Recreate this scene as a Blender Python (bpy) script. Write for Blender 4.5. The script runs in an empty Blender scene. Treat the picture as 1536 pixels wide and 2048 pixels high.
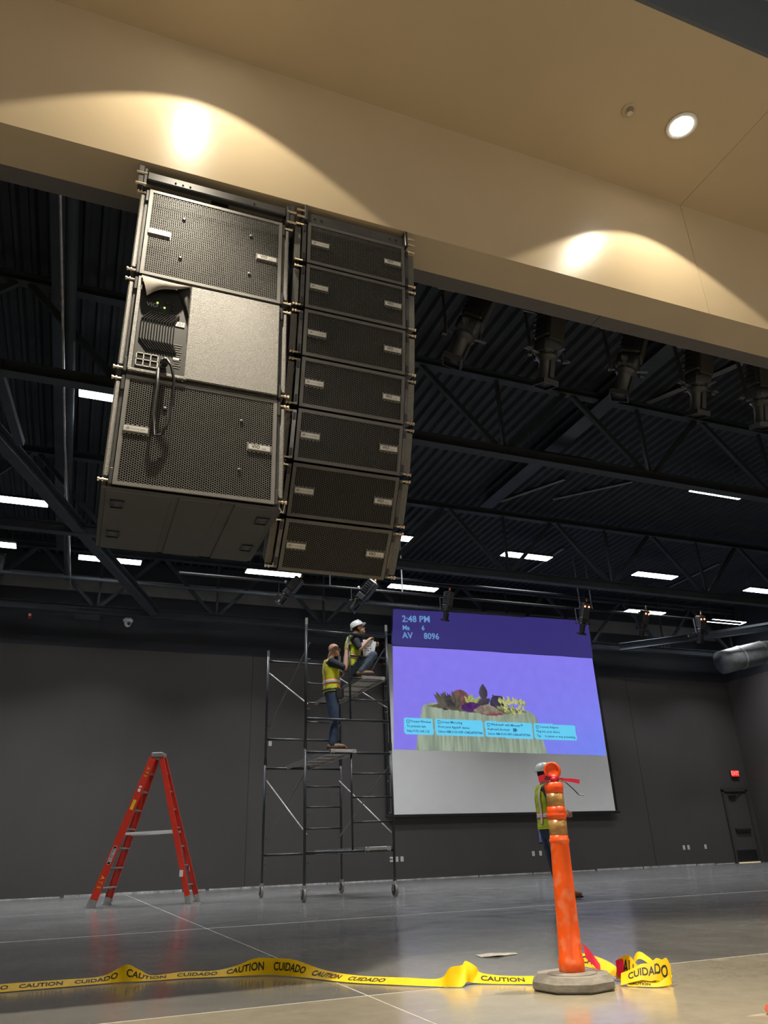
import bpy, bmesh, math, random
import numpy as np
from mathutils import Vector, Matrix, Euler

random.seed(7)
rng = np.random.default_rng(7)
sc = bpy.context.scene
col = sc.collection
PI = math.pi

# ------------------------------------------------------------------ camera
F_PX, W_PX = 1500.0, 1536.0
CAM_H = 0.60
pitch = math.atan2(688, F_PX)
yaw = math.atan2(670, math.hypot(F_PX, 688))
roll = math.radians(2.2)
cam_d = bpy.data.cameras.new('camera')
cam_d.sensor_fit = 'VERTICAL'
cam_d.sensor_height = 36.0
cam_d.lens = 36.0 * F_PX / 2048.0
cam_d.clip_start = 0.05
cam_d.clip_end = 200
cam = bpy.data.objects.new('camera', cam_d)
col.objects.link(cam)
cam.location = (0, 0, CAM_H)
cam.rotation_euler = (Matrix.Rotation(-yaw, 3, 'Z') @ Matrix.Rotation(PI / 2 + pitch, 3, 'X') @ Matrix.Rotation(-roll, 3, 'Z')).to_euler()
sc.camera = cam

# ------------------------------------------------------------------ world, exposure
world = bpy.data.worlds.new('world')
sc.world = world
world.use_nodes = True
world.node_tree.nodes['Background'].inputs[0].default_value = (0.02, 0.022, 0.026, 1)
world.node_tree.nodes['Background'].inputs[1].default_value = 0.2
sc.view_settings.view_transform = 'Standard'
sc.view_settings.look = 'None'
sc.view_settings.exposure = 0.32
sc.view_settings.gamma = 1.0
sc.view_settings.use_curve_mapping = False
cy = sc.cycles
cy.max_bounces = 6
cy.diffuse_bounces = 4
cy.glossy_bounces = 3
cy.transmission_bounces = 2
cy.transparent_max_bounces = 4
cy.caustics_reflective = False
cy.caustics_refractive = False
cy.use_adaptive_sampling = True
cy.adaptive_threshold = 0.04
cy.adaptive_min_samples = 16

PIC = 0.80           # emission standing for projector light on screen and valance
STRIP_W = 64.0        # watts of one linear hall fitting
BEAM_W = 1300.0
DOWN_W = 165.0        # watts of one downlight
GLOBE = 24.0         # emission of one added fill globe

# ------------------------------------------------------------------ materials
MATS = {}
def mat(name, color, rough=0.5, metal=0.0, var=0.0, vscale=8.0, bump=0.0, bscale=60.0, emit=None, estr=0.0, spec=0.5,
        speck=0.0, speck_col=(0.3, 0.28, 0.25), speck_scale=220.0, rvar=0.0, coat=0.0, stretch=None, trans=0.0):
    if name in MATS:
        return MATS[name]
    m = bpy.data.materials.new(name)
    m.use_nodes = True
    nt = m.node_tree
    b = nt.nodes['Principled BSDF']
    b.inputs['Base Color'].default_value = (*color, 1)
    b.inputs['Roughness'].default_value = rough
    b.inputs['Metallic'].default_value = metal
    b.inputs['Specular IOR Level'].default_value = spec
    if coat:
        b.inputs['Coat Weight'].default_value = coat
        b.inputs['Coat Roughness'].default_value = 0.12
    if trans:
        b.inputs['Transmission Weight'].default_value = trans
    if emit:
        b.inputs['Emission Color'].default_value = (*emit, 1)
        b.inputs['Emission Strength'].default_value = estr
    tc = nt.nodes.new('ShaderNodeTexCoord')
    src = tc.outputs['Object']
    if stretch:
        mp = nt.nodes.new('ShaderNodeMapping')
        mp.inputs['Scale'].default_value = stretch
        nt.links.new(src, mp.inputs[0])
        src = mp.outputs[0]
    colsock = None
    n = nt.nodes.new('ShaderNodeTexNoise')
    n.inputs['Scale'].default_value = vscale
    n.inputs['Detail'].default_value = 6
    n.inputs['Roughness'].default_value = 0.65
    nt.links.new(src, n.inputs['Vector'])
    v = max(var, 0.04)
    ramp = nt.nodes.new('ShaderNodeMapRange')
    ramp.inputs['From Min'].default_value = 0.3
    ramp.inputs['From Max'].default_value = 0.7
    ramp.inputs['To Min'].default_value = 1 - v
    ramp.inputs['To Max'].default_value = 1 + v
    nt.links.new(n.outputs['Fac'], ramp.inputs['Value'])
    mul = nt.nodes.new('ShaderNodeVectorMath')
    mul.operation = 'SCALE'
    mul.inputs[0].default_value = color
    nt.links.new(ramp.outputs[0], mul.inputs['Scale'])
    colsock = mul.outputs[0]
    if speck:
        n2 = nt.nodes.new('ShaderNodeTexNoise')
        n2.inputs['Scale'].default_value = speck_scale
        n2.inputs['Detail'].default_value = 1
        nt.links.new(tc.outputs['Object'], n2.inputs['Vector'])
        r2 = nt.nodes.new('ShaderNodeMapRange')
        r2.inputs['From Min'].default_value = 0.52
        r2.inputs['From Max'].default_value = 0.66
        r2.inputs['To Max'].default_value = speck
        nt.links.new(n2.outputs['Fac'], r2.inputs['Value'])
        mx = nt.nodes.new('ShaderNodeMix')
        mx.data_type = 'RGBA'
        nt.links.new(r2.outputs[0], mx.inputs[0])
        nt.links.new(colsock, mx.inputs[6])
        mx.inputs[7].default_value = (*speck_col, 1)
        colsock = mx.outputs[2]
    nt.links.new(colsock, b.inputs['Base Color'])
    if rvar:
        r3 = nt.nodes.new('ShaderNodeMapRange')
        r3.inputs['From Min'].default_value = 0.3
        r3.inputs['From Max'].default_value = 0.7
        r3.inputs['To Min'].default_value = max(0.02, rough - rvar)
        r3.inputs['To Max'].default_value = rough + rvar
        nt.links.new(n.outputs['Fac'], r3.inputs['Value'])
        nt.links.new(r3.outputs[0], b.inputs['Roughness'])
    if bump:
        n4 = nt.nodes.new('ShaderNodeTexNoise')
        n4.inputs['Scale'].default_value = bscale
        n4.inputs['Detail'].default_value = 3
        nt.links.new(tc.outputs['Object'], n4.inputs['Vector'])
        bp = nt.nodes.new('ShaderNodeBump')
        bp.inputs['Strength'].default_value = bump
        bp.inputs['Distance'].default_value = 0.01
        nt.links.new(n4.outputs['Fac'], bp.inputs['Height'])
        nt.links.new(bp.outputs[0], b.inputs['Normal'])
    MATS[name] = m
    return m

M = {}
M['tan'] = mat('tan_paint', (0.50, 0.405, 0.275), 0.29, var=0.03, vscale=1.2, bump=0.05, bscale=9, spec=0.15)
M['tanjoint'] = mat('tan_joint', (0.42, 0.34, 0.22), 0.4)
M['darkstrip'] = mat('dark_strip_paint', (0.10, 0.09, 0.082), 0.6, var=0.05)
M['wall'] = mat('wall_brown_grey', (0.064, 0.057, 0.055), 0.6, var=0.10, vscale=0.5, stretch=(1, 1, 0.35))
M['wallblack'] = mat('wall_black_paint', (0.024, 0.028, 0.037), 0.65, var=0.1, vscale=1)  # bluish lift of lens haze mixed into the black paint
M['wallgrey'] = mat('wall_grey_top', (0.22, 0.22, 0.22), 0.7, var=0.12, vscale=1)
M['seam'] = mat('seam_dark', (0.03, 0.028, 0.026), 0.7)
M['basewhite'] = mat('base_gap_white', (0.42, 0.42, 0.40), 0.7, var=0.6, vscale=6)
M['deck'] = mat('deck_black', (0.040, 0.046, 0.054), 0.7, spec=0.2, var=0.15, vscale=2)  # blue lens haze put into the deck colour
M['steel'] = mat('steel_black', (0.050, 0.058, 0.070), 0.7, spec=0.2, var=0.15, vscale=3)  # steel tone also carries the blue lens haze
M['steelgrey'] = mat('steel_grey', (0.13, 0.135, 0.14), 0.6, var=0.2, vscale=4)
M['housedark'] = mat('house_ceiling_dark', (0.20, 0.24, 0.30), 0.6)
M['fascia'] = mat('fascia_paint', (0.085, 0.098, 0.12), 0.6)
M['housewall'] = mat('house_wall_tan', (0.45, 0.37, 0.27), 0.6)
M['duct'] = mat('duct_metal', (0.16, 0.165, 0.17), 0.5, metal=0.3, var=0.2)
M['black'] = mat('black_plastic', (0.014, 0.014, 0.015), 0.45, var=0.1)
M['fixture'] = mat('fixture_black', (0.024, 0.024, 0.024), 0.45, var=0.15)
M['blackgloss'] = mat('black_gloss', (0.02, 0.02, 0.022), 0.25, var=0.1)
M['blackmetal'] = mat('black_metal', (0.040, 0.040, 0.041), 0.4, metal=0.0, var=0.2, vscale=12)
M['speckle'] = mat('speckled_cabinet_paint', (0.086, 0.082, 0.075), 0.5, var=0.15, vscale=30, speck=0.8, speck_col=(0.29, 0.275, 0.25), speck_scale=260, bump=0.45, bscale=240)
M['cabunder'] = mat('cabinet_under', (0.055, 0.055, 0.053), 0.6, var=0.12, vscale=5, bump=0.1, bscale=300)
M['grille'] = mat('grille_metal', (0.15, 0.146, 0.140), 0.38, var=0.12, vscale=9)
M['grillearray'] = mat('array_grille_shaded', (0.085, 0.083, 0.080), 0.38, var=0.12, vscale=9)  # same grille metal darkened: weaker lamp light on the array put into colour
M['foam'] = mat('foam_black', (0.004, 0.004, 0.004), 0.95)
M['badge'] = mat('badge_silver', (0.50, 0.49, 0.47), 0.4, metal=0.2, var=0.1)
M['ink'] = mat('ink_black', (0.01, 0.01, 0.011), 0.6)
M['inkgrey'] = mat('ink_grey', (0.16, 0.155, 0.15), 0.5)
M['strut'] = mat('strut_metal', (0.10, 0.10, 0.10), 0.3, metal=0.5, var=0.2, vscale=14)
M['pin'] = mat('pin_brass', (0.55, 0.46, 0.34), 0.3, metal=0.9, var=0.2)
M['frame'] = mat('flyframe_metal', (0.060, 0.060, 0.062), 0.32, metal=0.3, var=0.2, vscale=6)
M['alu'] = mat('aluminium', (0.50, 0.50, 0.50), 0.35, metal=0.8, var=0.15, vscale=12)
M['galv'] = mat('galvanised', (0.45, 0.44, 0.42), 0.42, metal=0.6, var=0.25, vscale=10)
M['plank'] = mat('plank_ply', (0.40, 0.36, 0.31), 0.6, var=0.3, vscale=5)
M['scaf'] = mat('scaffold_paint', (0.022, 0.026, 0.028), 0.35, var=0.3, vscale=20)
M['tyre'] = mat('caster_rubber', (0.30, 0.28, 0.26), 0.5, var=0.2)
M['red'] = mat('ladder_red', (0.62, 0.035, 0.015), 0.4, var=0.12, vscale=6)
M['greytread'] = mat('tread_grey', (0.25, 0.23, 0.21), 0.5, var=0.2)
M['yellow'] = mat('yellow_sticker', (0.75, 0.50, 0.02), 0.5, var=0.15, vscale=30)
M['white'] = mat('white_plastic', (0.72, 0.72, 0.70), 0.4, var=0.05)
M['orange'] = mat('orange_vinyl', (0.90, 0.11, 0.008), 0.4, var=0.10, vscale=7, speck=0.25, speck_col=(0.85, 0.45, 0.28), speck_scale=16)
M['orangeplain'] = mat('orange_vinyl_cap', (0.88, 0.09, 0.010), 0.4, var=0.08, vscale=9)
M['reflect'] = mat('worn_reflective', (0.42, 0.24, 0.08), 0.35, var=0.5, vscale=14, metal=0.2)
M['rubber'] = mat('base_rubber', (0.24, 0.225, 0.20), 0.8, var=0.35, vscale=9, bump=0.3, bscale=40, stretch=(1, 1, 3))
M['tape'] = mat('tape_yellow', (0.88, 0.58, 0.004), 0.5, spec=0.25, var=0.08, vscale=14)
M['tapered'] = mat('tape_red', (0.75, 0.02, 0.07), 0.35, var=0.15, vscale=14)
M['skin'] = mat('skin', (0.50, 0.28, 0.20), 0.5, var=0.12, vscale=14)
M['lime'] = mat('vest_lime', (0.50, 0.62, 0.02), 0.7, var=0.12, vscale=9, bump=0.25, bscale=26)
M['limey'] = mat('vest_yellow', (0.66, 0.66, 0.02), 0.7, var=0.12, vscale=9, bump=0.25, bscale=26)
M['vestorange'] = mat('vest_orange', (0.80, 0.16, 0.03), 0.7)
M['silver'] = mat('vest_silver', (0.72, 0.70, 0.66), 0.35, var=0.08)
M['shirt'] = mat('shirt_charcoal', (0.020, 0.022, 0.028), 0.85, var=0.2, vscale=12, bump=0.3, bscale=22)
M['jeans'] = mat('jeans_blue', (0.040, 0.062, 0.11), 0.85, var=0.35, vscale=10, bump=0.4, bscale=20)
M['jeansgrey'] = mat('jeans_faded', (0.075, 0.10, 0.14), 0.85, var=0.35, vscale=10, bump=0.4, bscale=20)
M['boot'] = mat('boot_tan', (0.26, 0.15, 0.075), 0.7, var=0.25, vscale=16)
M['hat'] = mat('hardhat_white', (0.80, 0.80, 0.78), 0.25, var=0.04)
M['hair'] = mat('hair_dark', (0.02, 0.016, 0.014), 0.8)
M['paper'] = mat('paper_white', (0.85, 0.86, 0.88), 0.7, var=0.05)
M['screenfab'] = mat('screen_fabric', (0.78, 0.78, 0.77), 0.8, var=0.02, vscale=0.6)
M['exitred'] = mat('exit_red', (0.3, 0.0, 0.0), 0.4, emit=(1.0, 0.02, 0.015), estr=0.75)
M['exitletter'] = mat('exit_letter', (0.8, 0.3, 0.3), 0.4, emit=(1.0, 0.20, 0.16), estr=1.0)
M['led'] = mat('strip_diffuser', (0.9, 0.9, 0.9), 0.5, emit=(0.93, 0.97, 1.0), estr=9.0)
M['lens'] = mat('downlight_lens', (0.9, 0.9, 0.88), 0.4, emit=(1.0, 0.95, 0.86), estr=26.0)
M['globe'] = mat('fill_globe', (0.9, 0.88, 0.84), 0.4, emit=(1.0, 0.92, 0.79), estr=GLOBE)
M['green'] = mat('led_green', (0.1, 0.5, 0.1), 0.4, emit=(0.35, 1.0, 0.1), estr=3.0)
M['redlight'] = mat('led_red', (0.5, 0.05, 0.05), 0.4, emit=(1.0, 0.25, 0.15), estr=3.0)
M['amber'] = mat('connector_orange', (0.75, 0.24, 0.04), 0.5)
M['redthing'] = mat('device_red', (0.35, 0.02, 0.02), 0.5)
M['spillviolet'] = mat('spill_violet', (0.16, 0.15, 0.34), 0.5)  # colour of the projector spill on the back wall
M['glass'] = mat('lens_glass', (0.05, 0.06, 0.08), 0.08, spec=0.8)
M['canvas'] = mat('cover_canvas', (0.20, 0.18, 0.155), 0.85, var=0.1, vscale=20, bump=0.2, bscale=300)

def concrete_material(name='polished_concrete', tint=(1, 1, 1)):
    T = lambda c: tuple(a * b for a, b in zip(c, tint))
    m = bpy.data.materials.new(name)
    m.use_nodes = True
    nt = m.node_tree
    b = nt.nodes['Principled BSDF']
    geo = nt.nodes.new('ShaderNodeNewGeometry')
    pos = geo.outputs['Position']
    def noise(scale, det, rough=0.6, st=None):
        n = nt.nodes.new('ShaderNodeTexNoise')
        n.inputs['Scale'].default_value = scale
        n.inputs['Detail'].default_value = det
        n.inputs['Roughness'].default_value = rough
        s = pos
        if st:
            mp = nt.nodes.new('ShaderNodeMapping')
            mp.inputs['Scale'].default_value = st
            nt.links.new(pos, mp.inputs[0])
            s = mp.outputs[0]
        nt.links.new(s, n.inputs['Vector'])
        return n.outputs['Fac']
    def rng_(f, a, b_, c, d):
        r = nt.nodes.new('ShaderNodeMapRange')
        r.inputs['From Min'].default_value = a
        r.inputs['From Max'].default_value = b_
        r.inputs['To Min'].default_value = c
        r.inputs['To Max'].default_value = d
        nt.links.new(f, r.inputs['Value'])
        return r.outputs[0]
    def mix(f, a, b_):
        x = nt.nodes.new('ShaderNodeMix')
        x.data_type = 'RGBA'
        nt.links.new(f, x.inputs[0])
        for s, i in ((a, 6), (b_, 7)):
            if isinstance(s, tuple):
                x.inputs[i].default_value = (*s, 1)
            else:
                nt.links.new(s, x.inputs[i])
        return x.outputs[2]
    big = rng_(noise(0.7, 7, 0.62), 0.3, 0.7, 0, 1)
    c = mix(big, T((0.130, 0.130, 0.126)), T((0.205, 0.202, 0.194)))
    fine = rng_(noise(9, 6, 0.7), 0.35, 0.72, 0, 0.35)
    c = mix(fine, c, T((0.26, 0.257, 0.245)))
    scr = rng_(noise(2.2, 3, 0.55, (1.0, 3.2, 1)), 0.66, 0.74, 0, 0.55)
    c = mix(scr, c, T((0.42, 0.415, 0.40)))
    nt.links.new(c, b.inputs['Base Color'])
    r = rng_(noise(3.0, 5), 0.3, 0.7, 0.13, 0.24)
    nt.links.new(r, b.inputs['Roughness'])
    b.inputs['Specular IOR Level'].default_value = 0.55
    bp = nt.nodes.new('ShaderNodeBump')
    bp.inputs['Strength'].default_value = 0.04
    bp.inputs['Distance'].default_value = 0.004
    nt.links.new(noise(14, 4), bp.inputs['Height'])
    nt.links.new(bp.outputs[0], b.inputs['Normal'])
    return m
M['concrete'] = concrete_material()
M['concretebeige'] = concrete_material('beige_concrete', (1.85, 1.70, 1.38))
M['jointfill'] = mat('joint_filler', (0.50, 0.48, 0.44), 0.7, var=0.2, vscale=8)

# ------------------------------------------------------------------ mesh helpers
def frame_from(d, side=(0, 0, 1)):
    d = Vector(d).normalized()
    s = Vector(side)
    if abs(d.dot(s)) > 0.97:
        s = Vector((1, 0, 0)) if abs(d.x) < 0.9 else Vector((0, 1, 0))
    a = d.cross(s).normalized()
    b = a.cross(d).normalized()
    return a, b, d

class MB:
    def __init__(self):
        self.v = []
        self.f = []
    def add(self, vs, fs, mtx=None):
        o = len(self.v)
        if mtx is not None:
            vs = [mtx @ Vector(p) for p in vs]
        self.v += [tuple(p) for p in vs]
        self.f += [tuple(i + o for i in f) for f in fs]
        return self
    def box(self, c, s, rot=None, bev=0.0):
        x, y, z = s[0] / 2, s[1] / 2, s[2] / 2
        c = Vector(c)
        R = Matrix.Identity(3) if rot is None else (rot if isinstance(rot, Matrix) else Euler(rot).to_matrix())
        if bev <= 0:
            vs = [(-x, -y, -z), (x, -y, -z), (x, y, -z), (-x, y, -z), (-x, -y, z), (x, -y, z), (x, y, z), (-x, y, z)]
            fs = [(0, 3, 2, 1), (4, 5, 6, 7), (0, 1, 5, 4), (1, 2, 6, 5), (2, 3, 7, 6), (3, 0, 4, 7)]
        else:
            b = min(bev, x * .9, y * .9, z * .9)
            vs = []
            for sx in (-1, 1):
                for sy in (-1, 1):
                    for sz in (-1, 1):
                        vs += [(sx * x, sy * (y - b), sz * (z - b)), (sx * (x - b), sy * y, sz * (z - b)), (sx * (x - b), sy * (y - b), sz * z)]
            bm = bmesh.new()
            for p in vs:
                bm.verts.new(p)
            r = bmesh.ops.convex_hull(bm, input=bm.verts)
            bm.verts.index_update()
            bmesh.ops.recalc_face_normals(bm, faces=bm.faces)
            vs = [v.co.copy() for v in bm.verts]
            fs = [tuple(v.index for v in f.verts) for f in bm.faces]
            bm.free()
        self.add([R @ Vector(p) + c for p in vs], fs)
        return self
    def bar(self, p0, p1, w, h, side=(0, 0, 1)):
        p0, p1 = Vector(p0), Vector(p1)
        a, b, d = frame_from(p1 - p0, side)
        vs = []
        for p in (p0, p1):
            for sa, sb in ((-1, -1), (1, -1), (1, 1), (-1, 1)):
                vs.append(p + a * (sa * w / 2) + b * (sb * h / 2))
        self.add(vs, [(3, 2, 1, 0), (4, 5, 6, 7), (0, 1, 5, 4), (1, 2, 6, 5), (2, 3, 7, 6), (3, 0, 4, 7)])
        return self
    def cyl(self, p0, p1, r0, r1=None, n=12, caps=True):
        r1 = r0 if r1 is None else r1
        p0, p1 = Vector(p0), Vector(p1)
        a, b, d = frame_from(p1 - p0)
        vs, fs = [], []
        for p, r in ((p0, r0), (p1, r1)):
            for i in range(n):
                t = 2 * PI * i / n
                vs.append(p + a * (r * math.cos(t)) + b * (r * math.sin(t)))
        for i in range(n):
            j = (i + 1) % n
            fs.append((i, j, n + j, n + i))
        if caps:
            fs.append(tuple(range(n - 1, -1, -1)))
            fs.append(tuple(range(n, 2 * n)))
        self.add(vs, fs)
        return self
    def tube(self, pts, r, n=8):
        pts = [Vector(p) for p in pts]
        rs = r if isinstance(r, (list, tuple)) else [r] * len(pts)
        vs, fs = [], []
        prev = None
        for k, p in enumerate(pts):
            d = (pts[min(k + 1, len(pts) - 1)] - pts[max(k - 1, 0)]).normalized()
            if prev is None:
                a, b, _ = frame_from(d)
            else:
                b = prev - d * prev.dot(d)
                b.normalize()
                a = d.cross(b)
            prev = b
            for i in range(n):
                t = 2 * PI * i / n
                vs.append(p + a * (rs[k] * math.cos(t)) + b * (rs[k] * math.sin(t)))
        for k in range(len(pts) - 1):
            for i in range(n):
                j = (i + 1) % n
                fs.append((k * n + i, k * n + j, (k + 1) * n + j, (k + 1) * n + i))
        fs.append(tuple(range(n - 1, -1, -1)))
        e = (len(pts) - 1) * n
        fs.append(tuple(range(e, e + n)))
        self.add(vs, fs)
        return self
    def lathe(self, prof, n=24, c=(0, 0, 0), rot=None, squash=(1, 1)):
        vs, fs = [], []
        R = Matrix.Identity(3) if rot is None else (rot if isinstance(rot, Matrix) else Euler(rot).to_matrix())
        for r, z in prof:
            for i in range(n):
                t = 2 * PI * i / n
                vs.append(R @ Vector((r * math.cos(t) * squash[0], r * math.sin(t) * squash[1], z)) + Vector(c))
        m = len(prof)
        for k in range(m - 1):
            for i in range(n):
                j = (i + 1) % n
                fs.append((k * n + i, k * n + j, (k + 1) * n + j, (k + 1) * n + i))
        fs.append(tuple(range(n - 1, -1, -1)))
        fs.append(tuple(range((m - 1) * n, m * n)))
        self.add(vs, fs)
        return self
    def ell(self, c, r, rot=None, nu=16, nv=10):
        prof = []
        for k in range(1, nv):
            t = -PI / 2 + PI * k / nv
            prof.append((math.cos(t), math.sin(t)))
        vs, fs = [], []
        R = Matrix.Identity(3) if rot is None else (rot if isinstance(rot, Matrix) else Euler(rot).to_matrix())
        for pr, pz in prof:
            for i in range(nu):
                t = 2 * PI * i / nu
                vs.append(R @ Vector((pr * math.cos(t) * r[0], pr * math.sin(t) * r[1], pz * r[2])) + Vector(c))
        m = len(prof)
        for k in range(m - 1):
            for i in range(nu):
                j = (i + 1) % nu
                fs.append((k * nu + i, k * nu + j, (k + 1) * nu + j, (k + 1) * nu + i))
        vs.append(R @ Vector((0, 0, -r[2])) + Vector(c))
        vs.append(R @ Vector((0, 0, r[2])) + Vector(c))
        for i in range(nu):
            j = (i + 1) % nu
            fs.append((j, i, len(vs) - 2))
            fs.append(((m - 1) * nu + i, (m - 1) * nu + j, len(vs) - 1))
        self.add(vs, fs)
        return self
    def loft(self, rings, n=16):
        """rings: list of (centre, a, b, A, B) - ellipse radii a along A and b along B."""
        vs, fs = [], []
        for c, a, b, A, B in rings:
            c, A, B = Vector(c), Vector(A), Vector(B)
            for i in range(n):
                t = 2 * PI * i / n
                vs.append(c + A * (a * math.cos(t)) + B * (b * math.sin(t)))
        for k in range(len(rings) - 1):
            for i in range(n):
                j = (i + 1) % n
                fs.append((k * n + i, k * n + j, (k + 1) * n + j, (k + 1) * n + i))
        fs.append(tuple(range(n - 1, -1, -1)))
        e = (len(rings) - 1) * n
        fs.append(tuple(range(e, e + n)))
        self.add(vs, fs)
        return self
    def limb(self, pts, radii, n=14):
        """rounded tapered limb: tube along the points plus a ball at each joint."""
        self.tube(pts, list(radii), n)
        for p, r in zip(pts, radii):
            self.ell(p, (r, r, r), nu=14, nv=9)
        return self
    def prism(self, poly, z0, z1, mtx=None):
        n = len(poly)
        vs = [(p[0], p[1], z0) for p in poly] + [(p[0], p[1], z1) for p in poly]
        fs = [tuple(range(n - 1, -1, -1)), tuple(range(n, 2 * n))]
        for i in range(n):
            j = (i + 1) % n
            fs.append((i, j, n + j, n + i))
        self.add(vs, fs, mtx)
        return self
    def mesh(self, name, smooth=False):
        me = bpy.data.meshes.new(name)
        me.from_pydata(self.v, [], self.f)
        if smooth:
            me.polygons.foreach_set('use_smooth', [True] * len(me.polygons))
        me.update()
        return me
    def build(self, name, m, parent=None, smooth=False, loc=None, rot=None):
        return link(name, self.mesh(name, smooth), m, parent, loc, rot)

def auto_smooth(me, ang=35):
    me.polygons.foreach_set('use_smooth', [True] * len(me.polygons))
    try:
        me.set_sharp_from_angle(angle=math.radians(ang))
    except Exception:
        pass

def link(name, me, m, parent=None, loc=None, rot=None):
    o = bpy.data.objects.new(name, me)
    col.objects.link(o)
    if m is not None and len(me.materials) == 0:
        me.materials.append(m)
    if parent is not None:
        o.parent = parent
    if loc is not None:
        o.location = loc
    if rot is not None:
        o.rotation_euler = rot
    return o

def tag(o, label=None, cat=None, group=None, kind=None):
    if label:
        o['label'] = label
    if cat:
        o['category'] = cat
    if group:
        o['group'] = group
    if kind:
        o['kind'] = kind
    return o

def thing(name, label, cat, loc=(0, 0, 0), rot=(0, 0, 0), group=None):
    o = bpy.data.objects.new(name, None)
    o.empty_display_size = 0.1
    col.objects.link(o)
    o.location = loc
    o.rotation_euler = rot
    return tag(o, label, cat, group)

def dup(root, loc=None, rot=None, label=None, group=None):
    def cp(o, parent):
        c = o.copy()
        col.objects.link(c)
        c.parent = parent
        for ch in o.children:
            cp(ch, c)
        return c
    r = cp(root, root.parent)
    if loc is not None:
        r.location = loc
    if rot is not None:
        r.rotation_euler = rot
    if label:
        r['label'] = label
    if group:
        r['group'] = group
    return r

def struct(name, mb, m, label=None, cat=None):
    o = mb.build(name, m)
    o['kind'] = 'structure'
    if label:
        o['label'] = label
    if cat:
        o['category'] = cat
    return o

def text_mesh(s, size=1.0, align='CENTER', bold=0.0, ext=0.0, spacing=1.0, res=2):
    cu = bpy.data.curves.new('lettering', 'FONT')
    cu.body = s
    cu.size = size
    cu.align_x = align
    cu.align_y = 'CENTER'
    cu.offset = bold
    cu.extrude = ext
    cu.space_character = spacing
    cu.resolution_u = res
    o = bpy.data.objects.new('lettering', cu)
    col.objects.link(o)
    dg = bpy.context.evaluated_depsgraph_get()
    me = bpy.data.meshes.new_from_object(o.evaluated_get(dg))
    bpy.data.objects.remove(o)
    bpy.data.curves.remove(cu)
    me.materials.clear()
    return me

def evaluated(o):
    dg = bpy.context.evaluated_depsgraph_get()
    me = bpy.data.meshes.new_from_object(o.evaluated_get(dg))
    bpy.data.objects.remove(o)
    return me

def remesh(mb, voxel=0.012, smooth=4):
    o = bpy.data.objects.new('tmp', mb.mesh('tmp'))
    col.objects.link(o)
    md = o.modifiers.new('r', 'REMESH')
    md.mode = 'VOXEL'
    md.voxel_size = voxel
    ms = o.modifiers.new('s', 'SMOOTH')
    ms.factor = 0.5
    ms.iterations = smooth
    me = evaluated(o)
    me.polygons.foreach_set('use_smooth', [True] * len(me.polygons))
    return me

# ================================================================== SETTING
XL, XR, YB, YF, ZD = -5.15, 21.25, 20.6, -6.0, 8.3
# floor: a pale bed with separate concrete slabs on it, saw cut joints between them
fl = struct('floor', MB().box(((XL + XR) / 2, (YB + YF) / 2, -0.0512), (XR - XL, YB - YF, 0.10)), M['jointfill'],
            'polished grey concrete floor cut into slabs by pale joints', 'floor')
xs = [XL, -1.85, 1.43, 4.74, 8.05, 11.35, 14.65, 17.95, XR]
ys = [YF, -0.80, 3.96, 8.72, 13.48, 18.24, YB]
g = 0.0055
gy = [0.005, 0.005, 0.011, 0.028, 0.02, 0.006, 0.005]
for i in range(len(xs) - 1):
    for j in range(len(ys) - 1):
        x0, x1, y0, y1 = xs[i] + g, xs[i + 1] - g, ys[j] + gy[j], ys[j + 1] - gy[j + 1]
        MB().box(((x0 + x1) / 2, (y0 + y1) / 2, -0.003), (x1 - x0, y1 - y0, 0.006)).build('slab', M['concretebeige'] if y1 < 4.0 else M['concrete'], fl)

# back wall with its black upper paint and grey head
wb = struct('wall_back', MB().box(((XL + XR) / 2, YB + 0.1, ZD / 2), (XR - XL + 0.4, 0.2, ZD)), M['wall'],
            'dark brown grey back wall with black painted upper part', 'wall')
MB().box(((XL + XR) / 2, YB - 0.004, 6.55), (XR - XL, 0.008, 1.5)).build('black_band', M['wallblack'], wb)
MB().box(((XL + XR) / 2, YB - 0.004, 7.52), (XR - XL, 0.008, 0.44)).build('grey_band', M['wallgrey'], wb)
MB().box(((XL + XR) / 2, YB - 0.004, 8.02), (XR - XL, 0.008, 0.56)).build('black_band', M['wallblack'], wb)
for sx in (4.25, 16.9):
    MB().box((sx, YB - 0.003, 2.9), (0.014, 0.006, 5.8)).build('seam', M['seam'], wb)
wr = struct('wall_right', MB().box((XR + 0.1, (YB + YF) / 2, ZD / 2), (0.2, YB - YF, ZD)), M['wall'],
            'dark side wall meeting the back wall beside the exit door', 'wall')
MB().box((XR - 0.004, 12.6, 7.05), (0.008, 15.9, 2.5)).build('black_band', M['wallblack'], wr)
struct('wall_left', MB().box((XL - 0.1, (YB + YF) / 2, ZD / 2), (0.2, YB - YF, ZD)), M['wall'], 'dark left side wall of the hall', 'wall')
struct('wall_front', MB().box(((XL + XR) / 2, YF - 0.1, ZD / 2), (XR - XL + 0.4, 0.2, ZD)), M['housewall'], 'tan wall on the audience side', 'wall')
# ragged pale gap along the wall foot
bb = None
x = XL
pieces = []
while x < XR - 0.1:
    L = random.uniform(0.5, 2.6)
    x1 = min(x + L, XR - 0.02)
    if not (20.0 < (x + x1) / 2 < 20.9):
        pieces.append((x, x1 - random.uniform(0.01, 0.10), random.uniform(0.020, 0.045)))
    x = x1
bbm = MB()
for a, b_, h in pieces:
    bbm.box(((a + b_) / 2, YB - 0.008, h / 2), (b_ - a, 0.016, h))
struct('baseboard_back', bbm, M['basewhite'], 'ragged pale strip where the back wall meets the floor', 'baseboard')

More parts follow.
